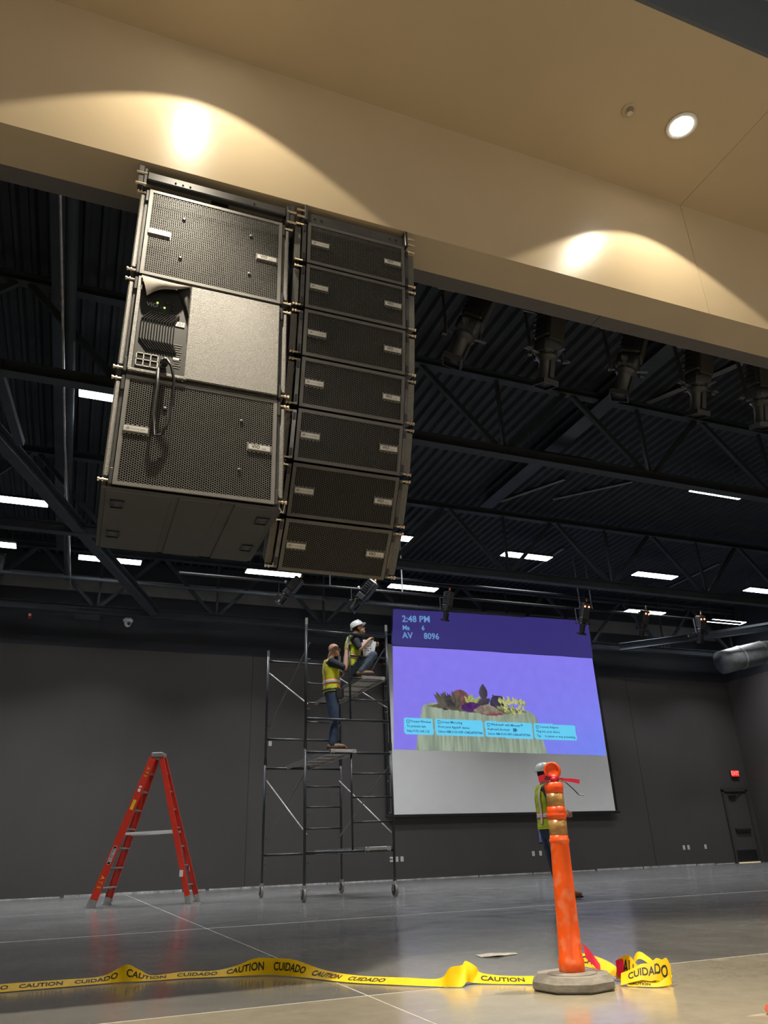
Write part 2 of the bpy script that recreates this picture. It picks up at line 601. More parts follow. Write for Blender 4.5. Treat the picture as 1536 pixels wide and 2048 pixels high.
# corrugated roof deck, ribs running towards the back wall
dk = MB()
prof = []
x = XL
pt = 0.22
while x < XR:
    prof += [(x, 0.0), (x + 0.05, 0.0), (x + 0.085, 0.075), (x + 0.185, 0.075)]
    x += pt
prof.append((XR, 0.0))
vs = [(px, 4.5, ZD + pz) for px, pz in prof] + [(px, YB + 0.2, ZD + pz) for px, pz in prof]
n = len(prof)
dk.add(vs, [(i, i + 1, n + i + 1, n + i) for i in range(n - 1)])
struct('ceiling', dk, M['deck'], 'black corrugated metal roof deck over the hall', 'ceiling')

# proscenium header, soffit and the darker house ceiling
wh = struct('wall_header', MB().box(((XL + XR) / 2, 4.175, 6.70), (XR - XL, 0.35, 3.34)), M['tan'],
            'tan painted header over the opening with scalloped light on it', 'wall')
MB().box(((XL + XR) / 2, 4.425, 6.70), (XR - XL, 0.15, 3.34)).build('dark_edge_board', M['darkstrip'], wh)
for jx in (-3.2, 4.93, 13.06):
    MB().box((jx, 3.9985, 5.705), (0.007, 0.003, 1.35)).build('joint', M['tanjoint'], wh)
MB().box((3.98, 4.425, 5.0295), (0.006, 0.15, 0.003)).build('joint', M['seam'], wh)
cs = struct('ceiling_soffit', MB().box(((XL + XR) / 2, 3.265, 6.48), (XR - XL, 1.47, 0.20)), M['tan'],
            'tan painted soffit ceiling with a downlight and a sprinkler', 'ceiling')
for jx in (-3.2, 4.93, 13.06):
    MB().box((jx, 3.265, 6.3785), (0.007, 1.47, 0.003)).build('joint', M['tanjoint'], cs)
struct('wall_fascia', MB().box(((XL + XR) / 2, 2.515, 6.80), (XR - XL, 0.03, 0.84)), M['fascia'],
       'dark blue grey fascia rising above the tan soffit edge', 'wall')
struct('ceiling_front', MB().box(((XL + XR) / 2, -1.73, 7.3), (XR - XL, 8.54, 0.2)), M['housedark'],
       'dark blue grey ceiling above the tan soffit edge', 'ceiling')

# door at the right corner
d1 = thing('door_1', 'dark exit door with push bar in the right corner', 'door', (20.55, YB, 0))
d1['kind'] = 'structure'
MB().box((0, -0.012, 1.06), (0.92, 0.024, 2.12)).build('leaf', M['wall'], d1)
fr = MB()
fr.box((-0.50, -0.03, 1.1), (0.08, 0.06, 2.2)).box((0.50, -0.03, 1.1), (0.08, 0.06, 2.2)).box((0, -0.03, 2.20), (1.08, 0.06, 0.10))
fr.build('door_frame', mat('door_frame_paint', (0.05, 0.045, 0.043), 0.5), d1)
MB().box((0.02, -0.07, 0.98), (0.62, 0.05, 0.06), bev=0.01).box((-0.27, -0.045, 0.98), (0.05, 0.05, 0.09)).build('push_bar', M['black'], d1)
MB().box((-0.16, -0.06, 2.02), (0.30, 0.07, 0.07), bev=0.01).bar((0.0, -0.07, 2.05), (0.25, -0.05, 2.12), 0.02, 0.015).build('door_closer', M['black'], d1)
MB().box((0, -0.027, 0.22), (0.84, 0.006, 0.32)).build('kick_plate', M['black'], d1)
MB().box((0, -0.035, 0.014), (0.90, 0.05, 0.024)).build('threshold', mat('threshold_glow', (0.75, 0.62, 0.42), 0.4, emit=(1.0, 0.8, 0.5), estr=0.35), d1)  # warm glow painted on as emission, the threshold is no lamp
# exit sign above the door
ex = thing('exit_sign', 'glowing red exit sign above the corner door', 'exit sign', (20.72, YB, 2.72))
MB().box((0, -0.035, 0), (0.34, 0.07, 0.22), bev=0.012).build('housing', M['blackmetal'], ex)
MB().box((0.0, -0.073, 0), (0.31, 0.006, 0.19)).build('face', M['exitred'], ex)
link('lettering', text_mesh('EXIT', 0.17, bold=0.004, ext=0.001), M['exitletter'], ex, (0, -0.079, 0), (PI / 2, 0, 0))

# ------------------------------------------------------------------ downlights and sprinkler in the soffit
def downlight(x, label):
    t = thing('downlight', label, 'downlight', (x, 3.27, 6.38), group='downlights in the tan soffit')
    MB().lathe([(0.115, 0.0), (0.135, -0.004), (0.135, -0.012), (0.118, -0.016), (0.108, -0.010)], 32).build('trim_ring', M['white'], t, True)
    MB().lathe([(0.001, -0.012), (0.09, -0.012), (0.109, -0.008), (0.109, -0.004)], 32).build('lens', M['lens'], t, True)
    ld = bpy.data.lights.new('downlight_lamp', 'SPOT')
    ld.energy = DOWN_W
    ld.color = (1.0, 0.88, 0.66)
    ld.spot_size = math.radians(105)
    ld.spot_blend = 0.05
    ld.shadow_soft_size = 0.06
    lo = bpy.data.objects.new('downlight_lamp', ld)
    col.objects.link(lo)
    lo.parent = t
    lo.location = (0, 0, -0.03)
    lb_ = bpy.data.lights.new('downlight_beam', 'SPOT')      # the reflector's narrow main beam
    lb_.energy = BEAM_W
    lb_.color = (1.0, 0.88, 0.68)
    lb_.spot_size = math.radians(58)
    lb_.spot_blend = 0.6
    lb_.shadow_soft_size = 0.06
    l2 = bpy.data.objects.new('downlight_beam', lb_)
    col.objects.link(l2)
    l2.parent = t
    l2.location = (0, 0, -0.03)
    return t
downlight(0.26, 'soffit downlight above the hanging subwoofers')
downlight(4.307, 'bright round downlight beside the sprinkler in the tan soffit')
downlight(-3.79, 'soffit downlight far left of the hanging speakers')
downlight(8.35, 'soffit downlight right of the joint line')
downlight(12.4, 'soffit downlight at the far right')
sp = thing('sprinkler', 'small round ceiling sprinkler in the tan soffit', 'sprinkler', (3.766, 3.30, 6.38))
MB().lathe([(0.062, 0), (0.066, -0.004), (0.060, -0.010), (0.040, -0.012), (0.036, -0.004), (0.01, -0.003)], 28).build('escutcheon', M['tan'], sp, True)
MB().cyl((0, 0, 0), (0, 0, -0.03), 0.012).box((0.02, 0, -0.025), (0.006, 0.008, 0.04)).box((-0.02, 0, -0.025), (0.006, 0.008, 0.04)).build('body', M['galv'], sp)
MB().lathe([(0.004, -0.044), (0.024, -0.046), (0.024, -0.042), (0.004, -0.040)], 16).build('deflector', M['galv'], sp)

# unseen globe pendants added for soft fill light, behind the photographer
for hx, hy, lb in ((-2.6, -1.6, 'front left'), (2.4, -1.6, 'front middle'), (7.4, -1.6, 'front right'), (12.4, -1.6, 'front far right'),
                   (-2.6, -4.4, 'rear left'), (2.4, -4.4, 'rear middle'), (7.4, -4.4, 'rear right'), (12.4, -4.4, 'rear far right')):
    t = thing('fill_pendant', 'added fill globe over the audience, ' + lb, 'fill light', (hx, hy, 7.2), group='added fill globes over the audience')
    MB().cyl((0, 0, 0), (0, 0, -3.3), 0.012, n=8).build('stem', M['blackmetal'], t)
    MB().lathe([(0.07, 0.0), (0.07, -0.03), (0.02, -0.06)], 16).build('canopy', M['blackmetal'], t)
    MB().ell((0, 0, -3.55), (0.26, 0.26, 0.26), nu=20, nv=12).build('globe', M['globe'], t, True)

# ================================================================== ROOF STEEL
def roof_truss(y, label, zb=6.40, zt=8.14, ch=0.2):
    t = thing('roof_truss', label, 'roof truss', (0, y, 0), group='black steel roof trusses')
    nodes = [5.95 + 2.975 * k for k in range(-3, 6)]
    x0, x1 = XL + 0.02, XR - 0.02
    # wide flange chords
    for zc, nm in ((zb + ch / 2, 'bottom_chord'), (zt - 0.06, 'top_chord')):
        h = ch if nm == 'bottom_chord' else 0.14
        w = 0.17 if nm == 'bottom_chord' else 0.15
        b = MB()
        b.box(((x0 + x1) / 2, 0, zc + h / 2 - 0.008), (x1 - x0, w, 0.016))
        b.box(((x0 + x1) / 2, 0, zc - h / 2 + 0.008), (x1 - x0, w, 0.016))
        b.box(((x0 + x1) / 2, 0, zc), (x1 - x0, 0.014, h - 0.03))
        b.build(nm, M['steel'], t)
    za, zc = zb + ch, zt - 0.13
    for nx in nodes:
        if x0 < nx < x1:
            MB().bar((nx + 0.03, 0, za), (nx + 0.03, 0, zc), 0.055, 0.055, (0, 1, 0)).build('web_post', M['steel'], t)
            for s in (-1, 1):
                xx = nx + s * 1.40
                if x0 < xx < x1:
                    MB().bar((nx + s * 0.10, 0, za), (xx, 0, zc), 0.085, 0.075, (0, 1, 0)).build('web_diagonal', M['steel'], t)
    return t
roof_truss(9.33, 'nearest black steel roof truss crossing behind the front stage lights', zb=6.51, ch=0.17)
roof_truss(14.4, 'middle black steel roof truss above the lighting pipe')
roof_truss(19.55, 'farthest black steel roof truss beside the back wall')

def beam(name, label, p0, p1, w, h, m='steel', cat='beam', side=(0, 0, 1)):
    return tag(MB().bar(p0, p1, w, h, side).build(name, M[m]), label, cat)
def hbeam(name, label, p0, p1, w, h, m='steel', cat='beam'):
    p0, p1 = Vector(p0), Vector(p1)
    a, b, d = frame_from(p1 - p0)
    t = thing(name, label, cat)
    for s, nm in ((1, 'top_flange'), (-1, 'bottom_flange')):
        MB().bar(p0 + b * (s * h / 2), p1 + b * (s * h / 2), w, 0.016).build(nm, M[m], t)
    MB().bar(p0, p1, 0.016, h - 0.02).build('web_plate', M[m], t)
    return t
hbeam('diagonal_brace', 'thick black diagonal brace running from upper left to the far truss', (-2.6, 8.6, 6.52), (1.40, 19.40, 6.52), 0.20, 0.20)
hbeam('roof_beam', 'wide black roof beam running back above the nearest truss', (8.22, 4.9, 8.05), (8.22, 13.9, 8.05), 0.34, 0.22)
hbeam('roof_beam', 'black roof beam above the conduit at the left', (-1.0, 4.9, 8.02), (-1.0, 19.2, 8.02), 0.22, 0.26)
beam('kicker_brace', 'short black kicker brace at the left edge', (-1.62, 9.1, 6.6), (-1.35, 10.9, 6.35), 0.12, 0.10)
# bright horizontal bracing angles seen past the trusses
def at_bar(label, p0, p1, w=0.07, m='steelgrey'):
    t = MB().bar(p0, p1, w, 0.008).bar(Vector(p0) + Vector((w / 2, 0, w / 2)), Vector(p1) + Vector((w / 2, 0, w / 2)), 0.008, w).build('bracing_angle', M[m])
    return tag(t, label, 'brace', 'grey bracing angles under the deck')
at_bar('grey bracing angle rising right behind the nearest truss', (9.92, 13.61, 8.25), (11.19, 12.24, 8.25), 0.09)
at_bar('darker bracing angle left of the longer one behind the nearest truss', (8.75, 14.1, 8.25), (9.59, 12.61, 8.25), 0.09)
at_bar('grey bracing angle under the strip light above the picture', (12.03, 18.5, 8.25), (11.99, 16.3, 8.25), 0.09)
at_bar('grey bracing angle right of the strip light near the middle truss', (17.34, 18.7, 8.25), (17.32, 16.0, 8.25), 0.09)
at_bar('grey bracing angle behind the fourth front stage light', (9.3, 9.38, 8.25), (10.15, 7.6, 8.25), 0.14)
hbeam('sloping_beam', 'black sloping beam climbing to the right edge over the dark wall', (15.3, 18.7, 6.25), (20.9, 17.2, 6.95), 0.18, 0.20)
beam('sloping_rod', 'thin black rod beside the sloping beam at right', (17.0, 17.5, 6.4), (20.9, 16.6, 7.0), 0.07, 0.07)
# conduit
cd = MB()
cd.tube([(-0.90, 4.6, 7.02), (-0.86, 8, 7.02), (-0.82, 12, 7.02), (-0.74, 15.0, 7.0), (-0.66, 19.4, 6.95)], 0.018, 8)
tag(cd.build('conduit', M['galv']), 'long pale conduit running back along the left of the ceiling', 'conduit')
tag(MB().cyl((-0.78, 4.9, 7.2), (-0.78, 19.3, 7.2), 0.07, n=14).build('sprinkler_pipe', M['steel']), 'black sprinkler main beside the pale conduit', 'pipe')
# pipes
def pipe(label, p0, p1, r=0.03, m='blackgloss', name='lighting_pipe'):
    return tag(MB().cyl(p0, p1, r, n=12).build(name, M[m]), label, 'pipe')
pipe('long black lighting pipe carrying the stage lights before the screen', (1.6, 16.0, 6.40), (17.6, 16.0, 6.42), 0.032)
pipe('second black pipe above the lighting pipe', (3.6, 16.045, 6.78), (12.5, 16.045, 6.78), 0.03)
pipe('grey pipe running along before the back wall', (XL + 0.05, 18.55, 6.95), (11.9, 18.55, 6.95), 0.045, 'steel', 'wall_pipe')
pipe('black front lighting pipe behind the header', (1.9, 5.1, 5.95), (9.0, 5.1, 5.95), 0.03)
for i, (hx, hy, z0, z1, lb) in enumerate(((5.05, 16.0, 6.4, 7.9, 'left pipe hanger above the scaffold'), (6.9, 16.0, 6.4, 7.9, 'pipe hanger right of the line array'), (12.05, 16.0, 6.4, 7.9, 'left of the paired pipe hangers by the violet lit stage light'), (12.42, 16.0, 6.4, 7.7, 'right of the paired pipe hangers by the violet lit stage light'))):
    tag(MB().cyl((hx, hy, z0), (hx, hy, z1), 0.018, n=8).build('pipe_hanger', M['steelgrey']), lb, 'pipe hanger', 'pipe hangers')
# round duct at the right
du = thing('round_duct', 'round grey duct coming in at the right edge', 'duct', (0, 0, 0))
path = [(18.6, 18.0, 5.78), (19.3, 17.9, 5.95), (20.1, 17.75, 6.12), (21.12, 17.5, 6.25)]
MB().tube(path, 0.36, 20).build('duct_body', M['duct'], du, True)
for k in (1, 2):
    p = Vector(path[k])
    dv = (Vector(path[k + 1]) - Vector(path[k - 1])).normalized()
    MB().cyl(p - dv * 0.03, p + dv * 0.03, 0.375, n=24).build('duct_collar', M['galv'], du)
du2 = thing('round_duct', 'piece of round grey duct at the left edge near the back', 'duct')
MB().tube([(-4.6, 18.9, 7.35), (-3.2, 18.95, 7.35), (-2.2, 19.0, 7.30)], 0.26, 20).build('duct_body', M['duct'], du2, True)

# ------------------------------------------------------------------ linear hall lights
def strip_proto():
    t = thing('strip_light', 'x', 'ceiling light', group='linear LED hall lights')
    MB().box((0, 0, 0.035), (1.44, 0.31, 0.05), bev=0.008).build('housing', M['black'], t)
    MB().box((0, 0, 0.004), (1.41, 0.295, 0.022), bev=0.006).build('diffuser', M['led'], t)
    for s in (-1, 1):
        MB().cyl((s * 0.6, 0, 0.06), (s * 0.6, 0, 0.74), 0.004, n=6).build('hanging_wire', M['steelgrey'], t)
    ld = bpy.data.lights.new('strip_lamp', 'AREA')
    ld.shape = 'RECTANGLE'
    ld.size, ld.size_y = 1.38, 0.28
    ld.energy = STRIP_W
    ld.color = (0.95, 0.97, 1.0)
    ld.spread = math.radians(100)
    lo = bpy.data.objects.new('strip_lamp', ld)
    col.objects.link(lo)
    lo.parent = t
    lo.location = (0, 0, -0.012)
    return t
strips = [
    (0.02, 11.22, 'strip light just left of the middle subwoofer'),
    (8.15, 10.84, 'strip light peeking over the nearest truss chord'),
    (12.45, 11.06, 'strip light over the nearest truss chord at right'),
    (4.05, 10.9, 'strip light hidden behind the line array'),
    (-1.93, 15.85, 'strip light at the left edge behind the thick brace'),
    (2.20, 15.7, 'strip light behind the bottom subwoofer'),
    (6.27, 15.45, 'strip light touching the right side of the line array'),
    (10.34, 15.66, 'strip light above the projected picture, middle row'),
    (14.75, 15.97, 'strip light right of the projected picture, middle row'),
    (19.10, 16.2, 'strip light cut by the right edge'),
    (-2.70, 18.5, 'lower strip light at the left edge'),
    (0.18, 18.85, 'strip light crossed by the thick diagonal brace'),
    (4.33, 18.70, 'strip light just under the line array'),
    (8.45, 18.80, 'strip light over the top left of the projected picture'),
    (16.87, 19.05, 'strip light lower right of the projected picture, back row'),
    (21.30 - 0.75, 19.25, 'strip light over the sloping beam at far right'),
]
p0 = strip_proto()
for i, (x, y, lb) in enumerate(strips):
    o = p0 if i == 0 else dup(p0)
    if y > 18:                      # the back row hangs a little lower, clear of the far truss
        o.location = (x * 0.95, y * 0.95, 7.25)
        for ch in o.children:
            if ch.name.startswith('hanging_wire'):
                ch.scale = (1, 1, 1.47)
    else:
        o.location = (x, y, 7.6)
    o['label'] = lb

# ================================================================== LOUDSPEAKERS
def hex_grille(W, H, p=0.021, hole=0.86, solid=(), depth=0.003):
    """flat plate in XZ (front towards -Y) made of hexagon rings, with solid hexagons where a badge sits."""
    mb = MB()
    R = p / math.sqrt(3)
    cpitch = p * math.sqrt(3) / 2
    nx = int((W - 0.016) / cpitch)
    nz = int((H - 0.016) / p)
    ang = [k * PI / 3 for k in range(6)]
    oc = [(R * math.cos(a), R * math.sin(a)) for a in ang]
    ic = [(R * hole * math.cos(a), R * hole * math.sin(a)) for a in ang]
    for i in range(nx):
        x = (i - (nx - 1) / 2) * cpitch
        off = 0.25 * p if i % 2 else -0.25 * p
        for j in range(nz):
            z = (j - (nz - 1) / 2) * p + off
            sol = any(abs(x - sx) < sw / 2 + p * .6 and abs(z - sz) < sh / 2 + p * .6 for sx, sz, sw, sh in solid)
            vs = [(x + a, 0, z + b) for a, b in oc]
            if sol:
                mb.add(vs, [(0, 1, 2, 3, 4, 5)])
                continue
            vs += [(x + a, 0, z + b) for a, b in ic] + [(x + a, depth, z + b) for a, b in ic]
            fs = []
            for k in range(6):
                m_ = (k + 1) % 6
                fs.append((k, m_, 6 + m_, 6 + k))
                fs.append((6 + k, 6 + m_, 12 + m_, 12 + k))
            mb.add(vs, fs)
    row = p
    bx = (W - nx * cpitch) / 2 + 0.7 * p
    bz = (H - nz * p) / 2 + 0.55 * p
    for s in (-1, 1):
        mb.box((s * (W / 2 - bx / 2), 0.002, 0), (bx, 0.010, H))
        mb.box((0, 0.002, s * (H / 2 - bz / 2)), (W - 2 * bx, 0.010, bz))
    return mb

def badge(parent, x, z, w, h, words, big, y=-0.004):
    b = MB().box((x, y - 0.003, z), (w, 0.006, h), bev=0.002).build('badge', M['badge'], parent)
    MB().box((x, y - 0.002, z + h / 2 + 0.002), (w + 0.008, 0.008, 0.004)).box((x, y - 0.002, z - h / 2 - 0.002), (w + 0.008, 0.008, 0.004)).box((x - w / 2 - 0.002, y - 0.002, z), (0.004, 0.008, h)).box((x + w / 2 + 0.002, y - 0.002, z), (0.004, 0.008, h)).build('badge_rim', M['grille'], b)
    link('lettering', LET[words], M['ink'] if big else M['inkgrey'], b, (x, y - 0.0068, z), (PI / 2, 0, 0))
    return b
def joined_text(parts):
    mb = MB()
    for s, size, ox, oz, bold in parts:
        me = text_mesh(s, size, bold=bold)
        mb.add([(v.co.x + ox, v.co.y + oz, 0) for v in me.vertices], [tuple(p.vertices) for p in me.polygons])
    return mb.mesh('lettering')
LET = {'vio': joined_text([('VIO', 0.030, -0.022, 0.001, 0.0005), ('series', 0.012, 0.028, -0.005, 0.0)]),
       'db': joined_text([('dB', 0.022, -0.046, 0, 0.0006), ('Technologies', 0.017, 0.012, 0, 0.0)])}

def pinset(parent, x, y, z, s):
    """quick release pin: shaft with grooved head, and its little pull ring."""
    mb = MB().cyl((x, y, z), (x + s * 0.055, y, z), 0.007, n=8).cyl((x + s * 0.03, y, z), (x + s * 0.036, y, z), 0.013, n=10)
    mb.cyl((x + s * 0.05, y, z), (x + s * 0.06, y, z), 0.012, n=10)
    return mb.build('lock_pin', M['pin'], parent)

SW, SG, SH, SD = 1.034, 0.920, 0.745, 0.92      # subwoofer: outer width, grille width, height, depth
def sub_common(t, front_open=True):
    """cabinet; local origin at the bottom centre of the front plane, y goes back."""
    h = SH
    b = MB()
    fy = 0.022 if front_open else 0.0
    gw = SG / 2 + 0.005
    b.box((0, (SD + fy) / 2 + 0.01, h / 2), (SG + 0.01, SD - fy - 0.02, h - 0.012), bev=0.006)
    b.build('cabinet', M['foam'] if front_open else M['speckle'], t)
    for s in (-1, 1):
        MB().box((s * (SW / 2 - 0.0165), SD / 2 + 0.005, h / 2 + 0.005), (0.033, SD - 0.02, h - 0.10), bev=0.008).build('side_cheek', M['speckle'], t)
        sb = MB().box((s * (SG / 2 + 0.0125), 0.03, h / 2), (0.018, 0.03, h * 0.72)).build('rigging_strut', M['strut'], t)
        for z in (h - 0.06, 0.06):
            MB().box((s * (SG / 2 + 0.0125), 0.022, z), (0.022, 0.04, 0.10), bev=0.004).build('rigging_link', M['frame'], sb)
        for z in (0.035, h - 0.03):
            pinset(t, s * (SG / 2 + 0.02), 0.018, z, s)
    tp = MB().box((0, SD / 2 + 0.02, h - 0.004), (SG, SD - 0.06, 0.008)).build('top_panel', M['cabunder'], t)

sub = thing('subwoofer', 'top flown subwoofer under the fly frame with a honeycomb grille', 'subwoofer', (0.4575, 4.0, 4.045), group='flown subwoofers of the left hanging column')
sub_common(sub)
gr = hex_grille(SG, SH - 0.012, 0.0150, 0.84, ((-SG / 2 + 0.09, 0, 0.14, 0.044), (SG / 2 - 0.105, 0, 0.14, 0.044))).build('grille', M['grille'], sub, loc=(0, 0, SH / 2))
for bx_, bz_ in ((-0.22, 0.17), (0.24, 0.17), (-0.22, -0.17), (0.24, -0.17)):
    MB().lathe([(0.011, 0), (0.011, 0.006), (0.006, 0.008)], 10, (bx_, -0.001, bz_), (PI / 2, 0, 0)).build('grille_bolt', M['black'], gr)
badge(gr, -SG / 2 + 0.09, 0, 0.135, 0.036, 'db', False)
badge(gr, SG / 2 - 0.105, 0, 0.135, 0.036, 'vio', True)

sub2 = dup(sub, (0.4575, 4.0, 2.53), label='bottom flown subwoofer with grille, cable hanging before it and ribbed underside')
# underside of the bottom cabinet: base plate, three runners, four recessed corner cups
us = MB().box((0, SD / 2 + 0.015, -0.004), (SW - 0.01, SD - 0.03, 0.016)).build('base_plate', M['cabunder'], sub2)
for rx, rw in ((-0.31, 0.36), (0.03, 0.24), (0.36, 0.26)):
    MB().box((rx, SD / 2 + 0.015, -0.0155), (rw, SD - 0.03, 0.010), bev=0.004).build('runner', M['cabunder'], us)
for cx, cy in ((-0.42, 0.20), (-0.42, 0.66), (0.43, 0.20), (0.43, 0.66)):
    c = MB()
    for s in (-1, 1):
        c.box((cx + s * 0.036, cy, -0.024), (0.006, 0.10, 0.008)).box((cx, cy + s * 0.05, -0.024), (0.078, 0.006, 0.008))
    c.build('foot_cup', M['black'], us)
    MB().prism([(cx - .024, cy - .035), (cx + .024, cy - .035), (cx + .012, cy), (cx + .024, cy + .035), (cx - .024, cy + .035), (cx - .012, cy)], -0.0235, -0.020).build('foot_cup_floor', M['blackmetal'], us)

# middle cabinet turned round: speckled back panel, open amplifier bay with a canvas flap
sub3 = thing('subwoofer', 'middle subwoofer hung backwards showing its amplifier panel', 'subwoofer', (0.4575, 4.0, 3.288), group='flown subwoofers of the left hanging column')
sub_common(sub3, False)
px0, px1, pz0, pz1 = -0.435, -0.135, 0.03, 0.715
pr = MB().box(((px1 + SG / 2) / 2, -0.008, SH / 2), (SG / 2 - px1 - 0.004, 0.016, SH - 0.02), bev=0.006)
pr.build('back_panel', M['speckle'], sub3)
MB().box(((px0 + px1) / 2, -0.008, 0.016), (px1 - px0 + 0.05, 0.020, 0.026), bev=0.006).build('bay_sill', M['speckle'], sub3)
MB().box((px0 - 0.014, -0.006, SH / 2), (0.022, 0.014, SH - 0.03)).build('bay_side', M['speckle'], sub3)
amp = MB().box(((px0 + px1) / 2, -0.003, (pz0 + pz1) / 2), (px1 - px0, 0.008, pz1 - pz0)).build('amplifier_panel', M['black'], sub3)
for k in range(13):     # zigzag cooling fins
    x0 = px0 + 0.022 + k * 0.0165
    pts = [(x0 + 0.055, -0.012, 0.475), (x0, -0.012, 0.405), (x0, -0.012, 0.255), (x0 + 0.055, -0.012, 0.185)]
    if k > 9:
        pts = [(min(p[0], px0 + 0.245), p[1], p[2]) for p in pts]
    MB().tube(pts, 0.0042, 6).build('cooling_fin', M['blackgloss'], amp)
cf = MB()
for s in range(4):
    cf.box((px0 + 0.018 + s * 0.042, -0.010, 0.100), (0.006, 0.006, 0.095))
for s in range(3):
    cf.box((px0 + 0.081, -0.010, 0.055 + s * 0.045), (0.132, 0.006, 0.006))
cf.build('vent_grid', M['galv'], amp)
MB().box((px0 + 0.081, -0.008, 0.100), (0.126, 0.003, 0.09)).build('vent_filter', M['foam'], amp)
link('lettering', joined_text([('VIO', 0.042, 0, 0, 0.0006), ('S118', 0.016, 0.065, -0.006, 0)]), M['galv'], amp, (px0 + 0.075, -0.0085, 0.525), (PI / 2, 0, 0))
for lx, lz in ((px0 + 0.105, 0.548), (px0 + 0.150, 0.520)):
    MB().ell((lx, -0.010, lz), (0.006, 0.004, 0.006), nu=10, nv=6).build('status_led', M['green'], amp)
for lx, lz in ((px0 + 0.20, 0.515), (px0 + 0.20, 0.555), (px0 + 0.165, 0.56)):
    MB().lathe([(0.012, 0), (0.012, 0.01), (0.008, 0.014)], 12, (lx, -0.006, lz), (PI / 2, 0, 0)).build('control_knob', M['blackgloss'], amp)
lb = MB().box((px1 - 0.045, -0.0085, 0.415), (0.055, 0.004, 0.036)).build('tag_label', M['white'], amp)
link('lettering', joined_text([('12-2', 0.022, 0, 0.007, 0.0004), ('RCA/1', 0.014, 0, -0.009, 0.0002)]), M['ink'], lb, (px1 - 0.045, -0.011, 0.415), (PI / 2, 0, 0))
inf = MB()
for k in range(11):
    inf.box((px1 - 0.045, -0.0078, 0.255 - k * 0.017), (0.05 - 0.012 * (k % 3), 0.002, 0.005))
inf.build('printed_notes', M['inkgrey'], amp)
MB().box((px1 - 0.05, -0.0085, 0.150), (0.036, 0.003, 0.016)).build('tag_label', M['white'], amp)
for cx, cz in ((px0 + 0.175, 0.075), (px0 + 0.175, 0.115)):
    MB().lathe([(0.017, 0), (0.017, 0.012), (0.010, 0.014)], 14, (cx, -0.006, cz), (PI / 2, 0, 0)).build('socket', M['blackgloss'], amp)
# canvas rain flap pushed up over the amplifier
fm = MB()
NU, NV = 12, 8
vs, fs = [], []
for i in range(NU + 1):
    u = i / NU
    for j in range(NV + 1):
        v = j / NV
        ln = 0.155 * (1 - u) ** 1.15 + 0.02
        x = px0 - 0.01 + u * 0.31 + v * 0.045 * (1 - u)
        z = SH - 0.010 - v * ln - 0.02 * u + 0.012 * math.sin(u * 7) * v
        y = -0.018 - 0.055 * math.sin(v * PI * 0.7) * (0.4 + 0.6 * math.sin(u * PI * .9 + .3))
        vs.append((x, y, z))
for i in range(NU):
    for j in range(NV):
        a = i * (NV + 1) + j
        fs.append((a, a + 1, a + NV + 2, a + NV + 1))
fm.add(vs, fs)
fm.build('canvas_flap', M['canvas'], sub3, True)
dd = MB()
vs, fs = [], []
for i in range(9):
    for j in range(4):
        u, v = i / 8, j / 3
        vs.append((px1 + 0.005 - 0.10 * v * (1 - u) - 0.004, -0.012 - 0.02 * math.sin(v * PI), SH - 0.03 - u * 0.24))
for i in range(8):
    for j in range(3):
        a = i * 4 + j
        fs.append((a, a + 1, a + 5, a + 4))
dd.add(vs, fs)
dd.build('flap_fold', M['black'], sub3, True)

# power cable hanging from the amplifier down before the bottom grille
cb = thing('power_cable', 'black power cable and plug hanging from the amplifier', 'cable', (0.4575, 4.0, 3.288))
MB().tube([(px0 + 0.185, -0.015, 0.085), (px0 + 0.185, -0.07, 0.085), (px0 + 0.19, -0.095, 0.075), (px0 + 0.22, -0.10, 0.03), (px0 + 0.245, -0.09, -0.06), (px0 + 0.25, -0.06, -0.20), (px0 + 0.235, -0.045, -0.34), (px0 + 0.21, -0.04, -0.42)], 0.009, 8).build('cord', M['black'], cb, True)
MB().lathe([(0.014, 0), (0.020, 0.01), (0.020, 0.05), (0.013, 0.07)], 14, (px0 + 0.185, -0.012, 0.085), (PI / 2, 0, 0)).build('plug', M['black'], cb, True)
MB().tube([(px0 + 0.15, -0.02, 0.03), (px0 + 0.15, -0.06, 0.02), (px0 + 0.155, -0.06, -0.1), (px0 + 0.15, -0.05, -0.30), (px0 + 0.165, -0.04, -0.43), (px0 + 0.205, -0.04, -0.42)], 0.010, 8).build('cord', M['black'], cb, True)

# fly frame over the subwoofers
ff = thing('fly_frame', 'black steel fly frame on top of the subwoofer column', 'fly frame', (0.4575, 4.0, 4.79))
for s in (-1, 1):
    MB().box((s * 0.50, 0.42, 0.085), (0.022, 0.86, 0.17), bev=0.004).box((s * 0.53, 0.02, 0.10), (0.03, 0.05, 0.18)).build('side_plate', M['frame'], ff)
    for z in (0.02, 0.12):
        MB().cyl((s * 0.49, -0.005, z), (s * 0.56, -0.005, z), 0.010, n=10).build('lock_pin', M['pin'], ff)
MB().box((0, 0.03, 0.125), (0.98, 0.05, 0.075), bev=0.008).build('front_rail', M['frame'], ff)
MB().box((0, 0.09, 0.045), (0.98, 0.03, 0.08)).build('lower_rail', M['blackmetal'], ff)
MB().box((0, 0.80, 0.085), (0.98, 0.05, 0.10)).build('rear_rail', M['frame'], ff)
MB().box((0.02, 0.45, 0.14), (0.12, 0.86, 0.06)).build('pick_beam', M['frame'], ff)
for bx_ in (-0.3, -0.25, -0.2, 0.25):
    MB().cyl((bx_, 0.004, 0.12), (bx_, -0.002, 0.12), 0.006, n=8).build('bolt', M['black'], ff)
MB().cyl((0.02, 0.45, 0.17), (0.02, 0.45, 0.26), 0.02, n=10).build('hanging_chain', M['galv'], ff)

